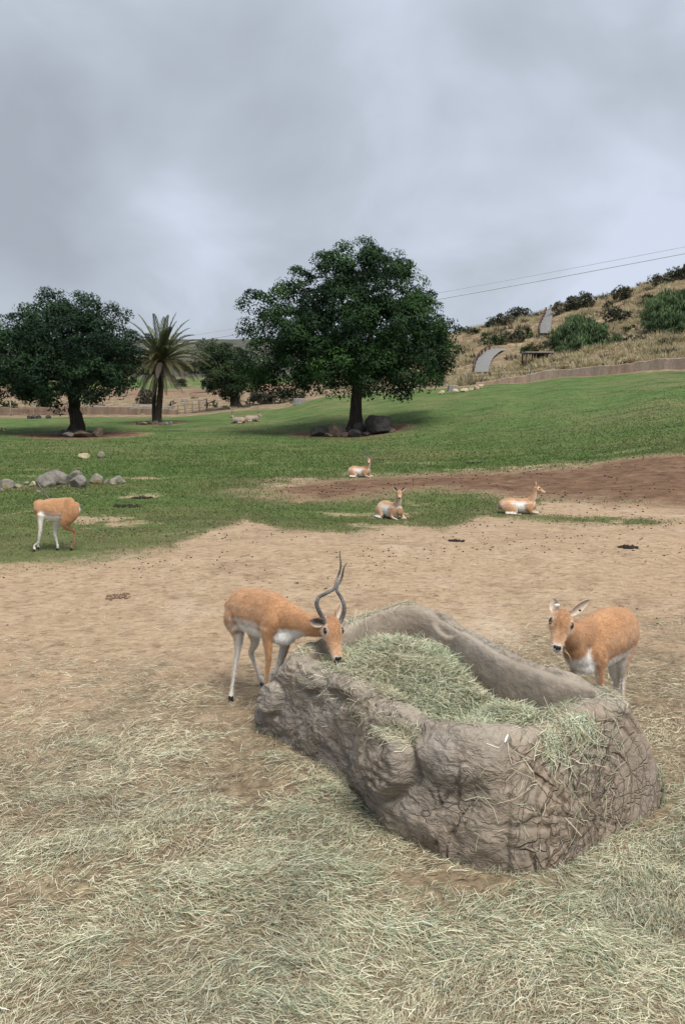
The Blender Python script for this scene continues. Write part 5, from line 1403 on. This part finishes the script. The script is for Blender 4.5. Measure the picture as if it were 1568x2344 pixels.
def ear(parent, base, b, tip, face, w=0.032, dark=True, out=TAN):
    """cupped ear from b to tip, opening towards face"""
    b = np.asarray(b, float); tip = np.asarray(tip, float); ax = tip - b; L = np.linalg.norm(ax); ax = ax / L
    face = nrm(np.asarray(face, float) - ax * np.dot(ax, face)); sd = np.cross(ax, face)
    n, m = 14, 11; V = []; C = []
    for sh in (0, 1):
        for i in range(n):
            t = i / (n - 1); ww = w * (math.sin(math.pi * min(1, t * 0.86 + 0.14)) ** 0.75) * (1 if t < 1 else 0.1) + 0.003
            for j in range(m):
                a = (j / (m - 1) - 0.5) * math.pi * 1.05
                p = b + ax * L * t + sd * math.sin(a) * ww - face * (math.cos(a) * ww * 0.55) + face * (0.0035 if sh else 0)
                V.append(p)
                if sh:
                    c = mixc_(np.array((0.58, 0.47, 0.37)), np.array((0.10, 0.075, 0.065)) if dark else np.array((0.5, 0.38, 0.30)), ss(1.1, 0.2, abs(a)) * ss(1.0, 0.5, t))
                else: c = mixc_(out, TANL, t * 0.6)
                C.append(c)
    I = np.arange(2 * n * m).reshape(2, n, m); Q = []
    for sh in (0, 1):
        q = np.stack([I[sh, :-1, :-1], I[sh, :-1, 1:], I[sh, 1:, 1:], I[sh, 1:, :-1]], -1).reshape(-1, 4); Q.append(q if sh == 0 else q[:, ::-1])
    for j in (0, m - 1): Q.append(np.stack([I[0, :-1, j], I[0, 1:, j], I[1, 1:, j], I[1, :-1, j]], -1))
    me = mesh_from('ear', shift(np.array(V), base), np.concatenate(Q)); set_col(me, 'col', np.array(C))
    return obj('ear', me, M_FUR, parent)
def leg(pts, colf, lat, k=1.0):
    """pts: (xyz, radius) from the body down"""
    return loft([(p, r * 0.86 * k, r * k) for p, r in pts], lat, colf, 14)
def hoof(parent, base, foot, fwd, r=0.0165, h=0.032):
    fwd = nrm(np.asarray(fwd, float) * [1, 1, 0]); foot = np.asarray(foot, float); sd = np.array([-fwd[1], fwd[0], 0])
    V = []; Q = []; o = 0; T = []
    for sg in (-1, 1):
        rings = [(foot + sd * sg * r * 0.52 + fwd * 0.004 + [0, 0, h], r * 0.46, r * 0.75), (foot + sd * sg * r * 0.56 + fwd * r * 0.35 + [0, 0, h * 0.5], r * 0.50, r * 0.95), (foot + sd * sg * r * 0.56 + fwd * r * 0.6 + [0, 0, 0.004], r * 0.52, r * 1.2)]
        v, q, t, _ = loft(rings, sd, solid(DRK), 10)
        V.append(v); Q.append(q + o); T.append(t + o); o += len(v)
    V = np.concatenate(V); V[:, 2] = np.maximum(V[:, 2], foot[2] - 0.004)
    return obj('hoof', mesh_from('hoof', shift(V, base), [np.concatenate(Q), np.concatenate(T)]), M_HOOF, parent)
def gpt(px, Y):
    """ground point under image column px at distance Y"""
    x = (px - 784) / F * (Y * math.cos(PITCH) + CAM_H * math.sin(PITCH)); return np.array([x, Y, gz(x, Y)])

def build_buck():
    Zm = lambda x, y, Y: at(506.2 + .2152 * x, 1233 + .2152 * y, Y)
    X_ = lambda x: 506.2 + .2152 * x
    base = gpt(X_(330), 5.15)
    T = thing('antelope', 'tan and white horned antelope buck lowering its head into the trough', 'antelope', base)
    fw = np.array([0.55, -0.83, 0]); lat = np.array([0.83, 0.55, 0])
    parts = []
    parts.append(loft([(Zm(105, 700, 5.44), .055, .06), (Zm(160, 745, 5.42), .10, .125), (Zm(255, 748, 5.36), .125, .148), (Zm(330, 768, 5.28), .135, .158), (Zm(420, 790, 5.20), .14, .168), (Zm(520, 815, 5.10), .132, .163), (Zm(610, 850, 5.02), .115, .150), (Zm(690, 900, 4.96), .085, .115), (Zm(740, 930, 4.93), .05, .07)], lat, torso_col(0.30)))
    # neck: tan above, white throat up to half way
    def ncol(t, th, d):
        return mixc_(TAN, WHT, ss(0.35, 0.6, -math.sin(th)) * ss(0.62, 0.45, t))
    parts.append(loft([(Zm(600, 830, 5.03), .10, .13), (Zm(720, 850, 4.95), .082, .108), (Zm(830, 890, 4.89), .066, .086), (Zm(950, 920, 4.83), .058, .074), (Zm(1060, 930, 4.79), .055, .068), (Zm(1130, 940, 4.77), .052, .058)], lat, ncol))
    hl, hd = head_lofts(Zm(1168, 900, 4.775), Zm(1243, 1262, 4.60), nrm(np.array([0.86, 0.5, 0.12])), s=0.245)
    parts += hl
    # haunch and shoulder masses
    parts.append(loft([(Zm(150, 740, 5.36), .06, .10), (Zm(150, 850, 5.33), .07, .12), (Zm(160, 940, 5.30), .055, .085)], lat, two(TAN, TAN * .9, lat)))
    parts.append(loft([(Zm(540, 760, 5.00), .05, .09), (Zm(520, 880, 4.97), .055, .10), (Zm(505, 980, 4.95), .045, .07)], lat, solid(TAN)))
    # legs
    f1 = gpt(X_(102), 5.20); f2 = gpt(X_(437), 5.50); f3 = gpt(X_(480), 4.93); f4 = gpt(X_(545), 5.08)
    def up(f, h): return f + np.array([0, 0, h])
    nearh = two(PALE * 1.0, WHT * 0.93, (-1, -0.25, 0), 0.4, -0.35)
    parts.append(leg([(Zm(155, 900, 5.32), .070), (Zm(180, 1010, 5.30), .050), (Zm(185, 1110, 5.29), .034), (Zm(172, 1230, 5.28), .0225), (Zm(150, 1320, 5.26), .0195), (Zm(135, 1450, 5.24), .0145), (Zm(118, 1570, 5.22), .0135), (Zm(108, 1660, 5.21), .0165), (up(f1, .035), .0185)], nearh, lat))
    parts.append(leg([(Zm(330, 930, 5.42), .065), (Zm(362, 1060, 5.42), .043), (Zm(350, 1140, 5.44), .029), (Zm(322, 1205, 5.46), .023), (Zm(345, 1290, 5.47), .0175), (Zm(380, 1390, 5.48), .0145), (Zm(415, 1500, 5.49), .0135), (up(f2, .075), .0155), (up(f2, .035), .0175)], two(PALE, WHT * .82, (-1, 0, 0), .3, -.5), lat))
    parts.append(leg([(Zm(505, 960, 4.95), .062), (Zm(495, 1080, 4.94), .039), (Zm(502, 1190, 4.93), .029), (Zm(502, 1300, 4.93), .0235), (Zm(492, 1400, 4.93), .018), (Zm(486, 1500, 4.93), .0145), (up(f3, .16), .0135), (up(f3, .075), .0155), (up(f3, .035), .0175)], two(TAN, WHT * .9, (0.55, -0.8, 0), .5, .25), lat))
    parts.append(leg([(Zm(690, 1030, 5.02), .055), (Zm(685, 1120, 5.02), .040), (Zm(655, 1230, 5.03), .030), (Zm(620, 1330, 5.05), .0235), (Zm(595, 1420, 5.06), .018), (up(f4, .25), .0145), (up(f4, .15), .0135), (up(f4, .075), .0155), (up(f4, .035), .0175)], two(TANL * .9, WHT * .78, (1, 0, 0), .3, -.4), lat))
    parts.append(loft([(Zm(600, 1050, 4.97), .05, .05), (Zm(690, 1030, 4.95), .06, .065), (Zm(760, 1000, 4.92), .045, .05), (Zm(850, 1000, 4.89), .03, .03)], lat, solid(WHT)))
    fleshed('body', parts, base, 0.0065, T, lump=0.007, coat=(26000, -fw, 0.016))
    head_details(hd, T, base)
    for f in (f1, f2, f3, f4): hoof(T, base, f, fw)
    loft_part('tail', [(Zm(95, 660, 5.47), .02, .022), (Zm(78, 780, 5.46), .018, .02), (Zm(82, 880, 5.45), .012, .012), (Zm(90, 930, 5.45), .006, .006)], lat, two(TAN, WHT, (-1, 0, 0.3)), T, base)
    H = [(1112, 915, 4.735), (1085, 850, 4.72), (1040, 765, 4.69), (1016, 690, 4.67), (1045, 620, 4.67), (1125, 578, 4.66), (1200, 535, 4.66), (1222, 480, 4.68), (1240, 410, 4.71), (1266, 335, 4.71), (1272, 260, 4.69), (1264, 190, 4.68), (1263, 128, 4.68)]
    horn(T, base, np.array([Zm(*q) for q in H]), .0152, .003, 30)
    H = [(1262, 895, 4.76), (1285, 845, 4.77), (1308, 770, 4.76), (1303, 690, 4.75), (1268, 615, 4.75), (1234, 560, 4.74), (1232, 510, 4.75), (1262, 465, 4.77), (1286, 405, 4.77), (1297, 345, 4.75), (1310, 300, 4.74), (1338, 258, 4.74)]
    horn(T, base, np.array([Zm(*q) for q in H]), .0152, .003, 27)
    ear(T, base, Zm(1090, 905, 4.72), Zm(938, 868, 4.69), (-0.1, -0.9, -0.2), 0.034)
    ear(T, base, Zm(1222, 850, 4.83), Zm(1268, 700, 4.90), (0.9, -0.4, 0.0), 0.030, False)
def build_doe():
    Zm = lambda x, y, Y: at(1200.5 + .2069 * x, 1336.8 + .2069 * y, Y)
    X_ = lambda x: 1200.5 + .2069 * x
    base = gpt(X_(900), 4.85)
    T = thing('antelope', 'tan and white antelope doe chewing hay beyond the trough', 'antelope', base)
    fw = np.array([-0.62, -0.78, 0]); lat = np.array([0.78, -0.62, 0])
    parts = []
    parts.append(loft([(Zm(1120, 520, 5.20), .06, .085), (Zm(1085, 520, 5.14), .105, .145), (Zm(1020, 535, 5.04), .13, .170), (Zm(930, 565, 4.93), .142, .182), (Zm(830, 610, 4.83), .142, .182), (Zm(730, 680, 4.74), .128, .170), (Zm(640, 760, 4.66), .10, .138), (Zm(590, 800, 4.62), .06, .085)], lat, lambda t, th, d: torso_col(0.55 - 0.42 * ss(.62, .85, t))(t, th, d)))
    def ncol(t, th, d): return mixc_(mixc_(TAN * .85, TAN, ss(-.3, .5, math.sin(th))), WHT, ss(0.7, 0.9, -math.sin(th)) * ss(0.30, 0.1, t))
    parts.append(loft([(Zm(720, 600, 4.76), .10, .13), (Zm(630, 590, 4.66), .086, .118), (Zm(560, 590, 4.58), .070, .098), (Zm(490, 560, 4.52), .058, .080), (Zm(430, 500, 4.47), .052, .066)], lat, ncol))
    parts.append(loft([(Zm(560, 560, 4.58), .06, .07), (Zm(545, 680, 4.57), .07, .07), (Zm(570, 780, 4.59), .075, .07), (Zm(620, 850, 4.63), .07, .06)], np.array([1, 0, 0]), lambda t, th, d: mixc_(TAN * .92, WHT, ss(.50, .66, t))))
    hl, hd = head_lofts(Zm(408, 375, 4.47), Zm(362, 690, 4.29), nrm(np.array([0.98, 0.10, 0.05])), s=0.262)
    parts += hl
    parts.append(loft([(Zm(1110, 520, 5.10), .06, .10), (Zm(1120, 640, 5.08), .065, .11), (Zm(1105, 760, 5.05), .05, .08)], lat, two(TAN, TAN * .9, lat)))
    parts.append(loft([(Zm(790, 620, 4.68), .05, .09), (Zm(810, 740, 4.66), .055, .095), (Zm(825, 850, 4.64), .042, .065)], lat, solid(TAN * .97)))
    parts.append(loft([(Zm(540, 840, 4.59), .04, .045), (Zm(610, 880, 4.62), .055, .06), (Zm(700, 890, 4.66), .055, .065)], lat, solid(WHT)))
    f1 = gpt(X_(1085), 5.02); f2 = gpt(X_(992), 5.12); f3 = gpt(X_(850), 4.66); f4 = gpt(X_(575), 4.64)
    def up(f, h): return f + np.array([0, 0, h])
    parts.append(leg([(Zm(1100, 760, 5.05), .065), (Zm(1085, 870, 5.04), .044), (Zm(1078, 960, 5.05), .030), (Zm(1090, 1020, 5.06), .0215), (Zm(1086, 1100, 5.05), .0165), (Zm(1084, 1200, 5.04), .0140), (Zm(1084, 1290, 5.03), .0145), (up(f1, .075), .0165), (up(f1, .035), .018)], two(TANL, WHT * .92, (1, -.2, 0), .3, -.35), lat))
    parts.append(leg([(Zm(990, 850, 5.08), .060), (Zm(985, 960, 5.09), .040), (Zm(1010, 1060, 5.11), .026), (Zm(1005, 1150, 5.12), .0195), (Zm(995, 1250, 5.12), .016), (up(f2, .15), .0140), (up(f2, .075), .0155), (up(f2, .035), .0175)], two(TANL, WHT * .85, (1, 0, 0), .3, -.5), lat))
    parts.append(leg([(Zm(825, 830, 4.64), .058), (Zm(828, 930, 4.64), .040), (Zm(832, 1040, 4.64), .029), (Zm(838, 1140, 4.65), .0235), (Zm(845, 1240, 4.65), .0175), (up(f3, .2), .0140), (up(f3, .075), .0155), (up(f3, .035), .0175)], two(TAN, WHT * .9, (0.75, -.5, 0), .4, .15), lat))
    parts.append(leg([(Zm(575, 900, 4.62), .05), (Zm(555, 1000, 4.62), .034), (Zm(548, 1100, 4.63), .026), (up(f4, .3), .0225), (up(f4, .15), .0140), (up(f4, .075), .0155), (up(f4, .035), .0175)], two(TAN, WHT * .85, (-1, -.2, 0), .3, -.1), lat))
    fleshed('body', parts, base, 0.0065, T, lump=0.007, coat=(26001, -fw, 0.020))
    head_details(hd, T, base)
    for f in (f1, f2, f3, f4): hoof(T, base, f, fw)
    loft_part('tail', [(Zm(1160, 480, 5.22), .018, .022), (Zm(1185, 620, 5.24), .017, .02), (Zm(1180, 760, 5.24), .010, .012), (Zm(1170, 830, 5.23), .006, .006)], lat, two(TAN, WHT, (1, 0, 0.3)), T, base)
    e1 = ear(T, base, Zm(330, 315, 4.475), Zm(322, 155, 4.52), (-0.55, -0.8, 0.1), 0.027, False)
    e2 = ear(T, base, Zm(505, 330, 4.485), Zm(718, 175, 4.56), (0.15, -0.9, -0.35), 0.032, False)
    ellipsoid('ear_tag', Zm(357, 235, 4.475), (0.0165, 0.004, 0.010), M_TAG, e1, base)
    ellipsoid('ear_tag', Zm(610, 292, 4.505), (0.008, 0.005, 0.007), M_NOSE, e2, base)
    # stalks of hay hanging from the mouth
    for k, (a, b) in enumerate([((440, 720), (520, 865)), ((420, 735), (505, 810)), ((335, 735), (312, 775))]):
        V, Q, Tt = tube_arrays(np.array([Zm(*a, 4.30), (Zm(*a, 4.30) + Zm(*b, 4.26)) / 2 + [0.004, 0, 0.004], Zm(*b, 4.26)]), [0.0012] * 3, 4)
        me = mesh_from('hay_stalk', V, [Q, Tt]); o = obj('hay_stalk', me, M_STALK)
        tag(o, 'single hay stalk hanging from the mouth of the doe beyond the trough', 'hay stalk', 'hay stalks in the mouth of the doe')
M_STALK = simple_mat('stalk', (0.5, 0.45, 0.27), 0.7, 0.1, 30)
def build_licking_buck():
    Zm = lambda x, y, Y: at(.2069 * x, 1012.3 + .2069 * y, Y)
    X_ = lambda x: .2069 * x
    base = gpt(X_(620), 11.0)
    T = thing('antelope', 'tan antelope buck standing on the grass with head turned behind its body', 'antelope', base)
    lat = np.array([0.15, -1.0, 0]); fw = np.array([-1, -0.1, 0])
    parts = []
    parts.append(loft([(Zm(420, 770, 11.02), .05, .07), (Zm(455, 750, 11.0), .09, .115), (Zm(540, 745, 11.0), .115, .155), (Zm(640, 750, 10.98), .125, .170), (Zm(730, 745, 10.97), .125, .175), (Zm(800, 730, 10.96), .11, .155), (Zm(845, 720, 10.96), .06, .09)], lat, torso_col(0.34)))
    parts.append(loft([(Zm(770, 640, 10.90), .05, .06), (Zm(790, 760, 10.87), .06, .11), (Zm(750, 860, 10.86), .05, .09)], lat, solid(TAN)))
    parts.append(loft([(Zm(465, 700, 11.02), .08, .11), (Zm(455, 690, 11.14), .075, .095), (Zm(500, 700, 11.24), .066, .08), (Zm(570, 740, 11.28), .06, .07)], np.array([0.2, 0, 1.0]), solid(TAN)))
    hl, hd = head_lofts(Zm(585, 755, 11.29), Zm(770, 830, 11.20), np.array([0.0, 0.9, 0.4]), s=0.24); parts += hl
    f1 = gpt(X_(388), 10.96); f2 = gpt(X_(645), 11.02); f3 = gpt(X_(800), 11.0); f4 = gpt(X_(432), 11.12)
    def up(f, h): return f + np.array([0, 0, h])
    parts.append(leg([(Zm(462, 800, 10.93), .062), (Zm(452, 880, 10.93), .040), (Zm(450, 960, 10.93), .028), (Zm(436, 1040, 10.94), .021), (Zm(424, 1110, 10.95), .016), (up(f1, .085), .0155), (up(f1, .035), .018)], two(TANL, WHT, (-1, -.1, 0), .3, -.45), lat))
    parts.append(leg([(Zm(470, 820, 11.07), .055), (Zm(460, 930, 11.1), .03), (Zm(450, 1050, 11.11), .02), (up(f4, .1), .015), (up(f4, .035), .0175)], solid(WHT * .85), lat))
    parts.append(leg([(Zm(640, 850, 11.05), .07), (Zm(622, 930, 11.05), .042), (Zm(612, 1010, 11.06), .026), (Zm(626, 1070, 11.05), .0185), (Zm(640, 1130, 11.04), .0155), (up(f2, .07), .016), (up(f2, .035), .018)], solid(WHT * .92), lat))
    parts.append(leg([(Zm(740, 850, 10.88), .085), (Zm(725, 910, 10.88), .060), (Zm(772, 955, 10.92), .036), (Zm(828, 985, 10.97), .0235), (Zm(822, 1050, 10.98), .018), (Zm(820, 1110, 10.99), .016), (up(f3, .07) + [0.01, 0, 0], .0165), (up(f3, .035), .018)], two(TAN, TANL, (0, -1, 0), .3, .4), lat))
    fleshed('body', parts, base, 0.0085, T, lump=0.007, coat=(14000, -fw, 0.018))
    head_details(hd, T, base)
    for f in (f1, f2, f3, f4): hoof(T, base, f, fw)
    loft_part('tail', [(Zm(850, 700, 10.95), .02, .022), (Zm(872, 770, 10.94), .018, .02), (Zm(866, 800, 10.94), .008, .01)], lat, two(TAN, WHT, (0, -1, -.4)), T, base)
    ellipsoid('rump_patch', Zm(822, 815, 10.90), (0.022, 0.03, 0.055), M_TAG, T, base, nrm(np.array([[0.8, 0, -0.5], [0, 1, 0], [0.5, 0, 0.8]])))
    h0 = Zm(610, 735, 11.27)
    H = np.array([h0, Zm(590, 690, 11.26), Zm(560, 640, 11.25), Zm(520, 595, 11.24), Zm(490, 560, 11.22), Zm(468, 520, 11.2), Zm(440, 480, 11.2), Zm(420, 448, 11.2)]); horn(T, base, H, .019, .006, 26)
    H = np.array([Zm(630, 765, 11.33), Zm(680, 745, 11.36), Zm(740, 770, 11.38), Zm(800, 750, 11.38), Zm(860, 722, 11.37), Zm(895, 708, 11.36), Zm(922, 688, 11.36)]); horn(T, base, H, .019, .006, 24)
    ear(T, base, Zm(600, 745, 11.3), Zm(560, 700, 11.34), (0, -1, 0), .028, False)
def lying(name, label, px, py, heading, head_dir, horns, scale, cols=(TAN, WHT), group=None, seed=0, cat='antelope', Y=None, neck_up=1.0):
    """an antelope resting on folded legs; heading and head_dir are angles in the ground plane"""
    if Y: b = at(px, py, Y); b[2] = gz(b[0], b[1])
    else: b = on_ground(px, py)
    tan, wht = cols
    T = thing(name, label, cat, b, group)
    ca, sa = math.cos(heading), math.sin(heading)
    def W(x, y, z): return b + np.array([x * ca - y * sa, x * sa + y * ca, z]) * scale
    lat = np.array([-sa, ca, 0]); k = scale
    def tc(t, th, d): return mixc_(tan, wht, ss(-0.70, -0.48, -math.sin(th)) * ss(0.02, 0.15, t) * ss(1.02, 0.85, t))
    def L_(r): return [(W(*q[0]), q[1] * k, q[2] * k) for q in r]
    parts = [loft(L_([((-.42, 0, .15), .06, .07), ((-.36, 0, .18), .12, .14), ((-.22, 0, .195), .155, .175), ((-.05, 0, .185), .165, .17), ((.12, 0, .19), .15, .17), ((.25, 0, .20), .12, .16), ((.33, 0, .20), .08, .11)]), lat, tc)]
    hx = math.cos(head_dir - heading) ; hy = math.sin(head_dir - heading)
    pol = np.array([.36 + .02 * hx, .02 * hy, .25 + .35 * neck_up])
    parts.append(loft(L_([((.22, 0, .25), .10, .12), ((.29, 0, .25 + .09 * neck_up), .075, .085), ((.335, 0, .25 + .18 * neck_up), .056, .066), ((.35, 0, .25 + .27 * neck_up), .047, .055), (tuple(pol - [0, 0, .02]), .044, .05)]), lat, two(tan, mixc_(tan, wht, .55), (-ca * .3, -sa * .3, 1), .6, .3)))
    hd_v = np.array([math.cos(head_dir), math.sin(head_dir), -0.42]); hlat = np.array([-math.sin(head_dir), math.cos(head_dir), 0])
    poll = W(*pol); hl, hd = head_lofts(poll, poll + nrm(hd_v) * .225 * k, hlat, s=.235 * k, back=tan); parts += hl
    for sg in (-1, 1):
        parts.append(loft(L_([((-.34, sg * .08, .22), .05, .09), ((-.27, sg * .14, .17), .055, .135), ((-.14, sg * .165, .11), .045, .09), ((-.06, sg * .175, .07), .035, .05)]), lat, solid(mixc_(tan, TANL, .4))))
        parts.append(leg([(W(-.05, sg * .18, .06), .036 * k), (W(-.16, sg * .20, .035), .026 * k), (W(-.30, sg * .20, .03), .022 * k), (W(-.20, sg * .235, .022), .017 * k), (W(-.02, sg * .235, .020), .016 * k), (W(.06, sg * .23, .018), .015 * k)], solid(mixc_(tan, wht, .65)), lat))
        parts.append(loft(L_([((.22, sg * .10, .24), .045, .09), ((.24, sg * .13, .14), .04, .075), ((.28, sg * .14, .07), .03, .04)]), lat, solid(tan)))
        parts.append(leg([(W(.26, sg * .14, .07), .032 * k), (W(.38, sg * .13, .045), .025 * k), (W(.46, sg * .11, .03), .022 * k), (W(.40, sg * .10, .018), .016 * k), (W(.26, sg * .10, .016), .014 * k)], solid(mixc_(tan, wht, .4)), lat))
    fleshed('body', parts, b, 0.0135 * max(1, scale), T, smooth=4)
    head_details(hd, T, b, 0.085)
    up = hd['up']; ax = hd['ax']; hl_ = hd['lat']; s = hd['s']
    for sg in (-1, 1):
        hoof(T, b, W(.085, sg * .23, 0.0), (ca, sa, 0), .018 * k, .03 * k); hoof(T, b, W(.24, sg * .10, 0.0), (-ca, -sa, 0), .018 * k, .03 * k)
        eb = poll + hl_ * sg * s * .2 + up * s * .14 - ax * s * .02
        ear(T, b, eb, eb + (hl_ * sg * .75 + up * .75 - ax * .3) * s * .52, ax, .030 * k, True, tan)
        if horns:
            h0 = poll + hl_ * sg * s * .11 + up * s * .2 + ax * s * .06
            n = 30; q = np.linspace(0, 1, n)
            if horns == 'spiral':
                P = h0 + (up * .90 - ax * .35)[None] * (q * .50 * k)[:, None] + hl_[None] * (sg * k * (0.16 * q + 0.035 * np.sin(q * 4.2 * np.pi)))[:, None] + ax[None] * (k * .03 * np.cos(q * 4.2 * np.pi))[:, None]
            else:
                P = h0 + (up * .75 - ax * .66)[None] * (q * .45 * k)[:, None] + hl_[None] * (sg * k * .07 * q)[:, None]
            horn(T, b, P, .0165 * k, .0035 * k, 20, 90)
    loft_part('tail', L_([((-.42, 0, .2), .02, .02), ((-.47, .03, .12), .018, .018), ((-.47, .05, .05), .008, .01)]), lat, two(tan, wht, (0, 0, 1)), T, b)
    return T
def build_resting():
    lying('antelope', 'horned antelope buck lying on the edge of the brown earth patch', 824, 1092, -0.55, -1.75, 'spiral', 1.0, seed=1)
    lying('antelope', 'resting antelope doe facing forward with her ears spread', 893, 1186, -1.08, -1.62, None, 0.95, seed=2)
    lying('antelope', 'resting antelope doe in profile with raised head on the dirt edge', 1186, 1176, -0.18, -0.05, None, 0.93, seed=3)
    OR = (np.array((0.27, 0.21, 0.165)), np.array((0.40, 0.34, 0.29)))
    lying('oryx', 'pale oryx lying on far grass with straight upright horns', 546, 969, 2.9, 2.6, 'straight', 1.5, OR, seed=4, cat='oryx', neck_up=.45)
    lying('oryx', 'pale oryx lying on far grass with horns tilted over its back', 578, 965, 0.2, -0.4, 'straight', 1.5, OR, seed=5, cat='oryx', neck_up=.45)
# ------------------------------------------------------------------ short turf and droppings
def build_turf():
    r = np.random.default_rng(404)
    n = 460000
    Y = 9.0 * (78.0 / 9.0) ** (r.random(n)); X = r.uniform(-0.55, 0.55, n) * Y
    g, mu, dh, hy, far, scrub, worn = masks(X, Y)
    k = r.random(n) < np.clip(g * 1.25 - 0.1, 0, 1) ** 1.5 * sstep(70, 24, Y) * np.clip(0.75 + 0.9 * fbm2(X, Y, 1.1, 3, 71.0), 0.1, 1)
    X, Y = X[k], Y[k]; n = len(X)
    z = land(X, Y) - 0.005
    az = r.uniform(0, 2 * np.pi, n); el = r.uniform(0.35, 1.35, n)
    D = np.stack([np.cos(az) * np.cos(el), np.sin(az) * np.cos(el), np.sin(el)], 1)
    L = r.uniform(0.02, 0.055, n) * np.clip(Y / 14, 0.8, 2.2); W = 0.006 * np.clip(Y / 10, 1, 6)
    S = nrm(np.cross(D, rdir(n, r)))
    P = np.stack([X, Y, z], 1)
    V = np.stack([P - S * W[:, None], P + S * W[:, None], P + D * L[:, None]], 1).reshape(-1, 3)
    t = np.clip(0.5 + 0.5 * fbm2(X, Y, 0.7, 3, 15.0) + r.normal(0, 0.22, n), 0, 1)[:, None]
    dry = np.clip(sstep(0.02, 0.40, fbm2(X, Y, 0.16, 3, 25.0) + r.normal(0, .12, n)), 0, 1)[:, None] * 0.75
    c = np.array([0.066, 0.114, 0.032]) * (1 - t) + np.array([0.155, 0.212, 0.066]) * t
    c = c * (1 - dry) + np.array([0.23, 0.21, 0.10]) * dry
    wv = worn[k][:, None] * np.clip(0.55 + r.normal(0, .25, (n, 1)), 0, 1)
    c = c * (1 - wv) + np.array([0.20, 0.165, 0.085]) * wv
    me = mesh_from('turf', V, np.arange(3 * n).reshape(-1, 3), False); set_col(me, 'col', np.repeat(c, 3, 0))
    tag(obj('turf', me, M_BLADE), 'short grazed green grass covering the field', 'grass', kind='stuff')
def lumps(P, s, r):
    B = np.array([[1, 0, 0], [-1, 0, 0], [0, 1, 0], [0, -1, 0], [0, 0, 1], [0, 0, -1]], float)
    T0 = np.array([[0, 2, 4], [2, 1, 4], [1, 3, 4], [3, 0, 4], [2, 0, 5], [1, 2, 5], [3, 1, 5], [0, 3, 5]])
    n = len(P)
    V = P[:, None, :] + B[None] * s[:, None, None] * r.uniform(0.6, 1.4, (n, 6, 1)) * np.array([1.2, 1.0, 0.7])
    return V.reshape(-1, 3), (T0[None] + (np.arange(n) * 6)[:, None, None]).reshape(-1, 3)
def build_droppings():
    r = np.random.default_rng(505)
    M = simple_mat('dung', (0.022, 0.016, 0.012), 0.85, 0.4, 20)
    n = 12000
    Y = 6.5 * (75 / 6.5) ** r.random(n); X = r.uniform(-0.55, 0.55, n) * Y
    k = fbm2(X, Y, 0.5, 3, 81.0) + 0.35 * sstep(8, 12, Y) - 0.35 > r.uniform(-0.25, 0.55, n)
    X, Y = X[k], Y[k]; s = r.uniform(0.006, 0.017, len(X)) * np.clip(Y / 12, 0.8, 2.4)
    V, T = lumps(np.stack([X, Y, land(X, Y) + s * 0.4], 1), s, r)
    tag(obj('droppings', mesh_from('droppings', V, T), M), 'scattered dark droppings and clods on the field', 'droppings', kind='stuff')
    for i, (px, py, w, m, lab) in enumerate([(1437, 1253, 46, 60, 'dark pile of droppings on bare earth near the resting doe in profile'), (1045, 1239, 34, 34, 'small dark pile of droppings on the bare earth in front of the resting does'),
                                            (272, 1367, 60, 46, 'brown crumbled dung pat on the bare earth left of the trough'), (290, 1160, 60, 60, 'dark brown dung patch on the grass beside the boulder row'),
                                            (880, 1053, 40, 40, 'dung heap in the grass behind the resting buck'), (1085, 1060, 40, 30, 'dung heap at the edge of the brown earth'), (325, 1140, 50, 50, 'dark dung patch on the grass beyond the grazing buck')]):
        b = on_ground(px, py); sc = b[1] / F
        a = r.uniform(0, 6.28, m); q = r.random(m) ** 0.6
        P = np.stack([np.cos(a) * q * w * sc * 0.5, np.sin(a) * q * w * sc * 0.5, np.zeros(m)], 1)
        s = r.uniform(0.012, 0.03, m) * np.clip(b[1] / 11, 0.7, 1.6)
        P[:, 2] = land(P[:, 0] + b[0], P[:, 1] + b[1]) - b[2] + s * 0.35
        V, T = lumps(P, s, r)
        o = obj('dung_pile', mesh_from('dung_pile', V, T), M if i != 2 else simple_mat('brown_dung', (0.19, 0.125, 0.08)))
        o.location = b; tag(o, lab, 'dung')
# ------------------------------------------------------------------ put it together
ROOTS += [(*at(805, 1000, 55)[:2], 4.2), (*at(190, 1000, 56)[:2], 4.6), (*at(360, 962, 68)[:2], 2.2)]
build_ground()
build_built()
build_trees()
build_palm()
build_shrubs()
build_dry_grass()
build_rocks()
TV = build_trough()
build_trough_hay(TV)
build_ground_hay()
build_turf()
build_droppings()
build_buck()
build_doe()
build_licking_buck()
build_resting()
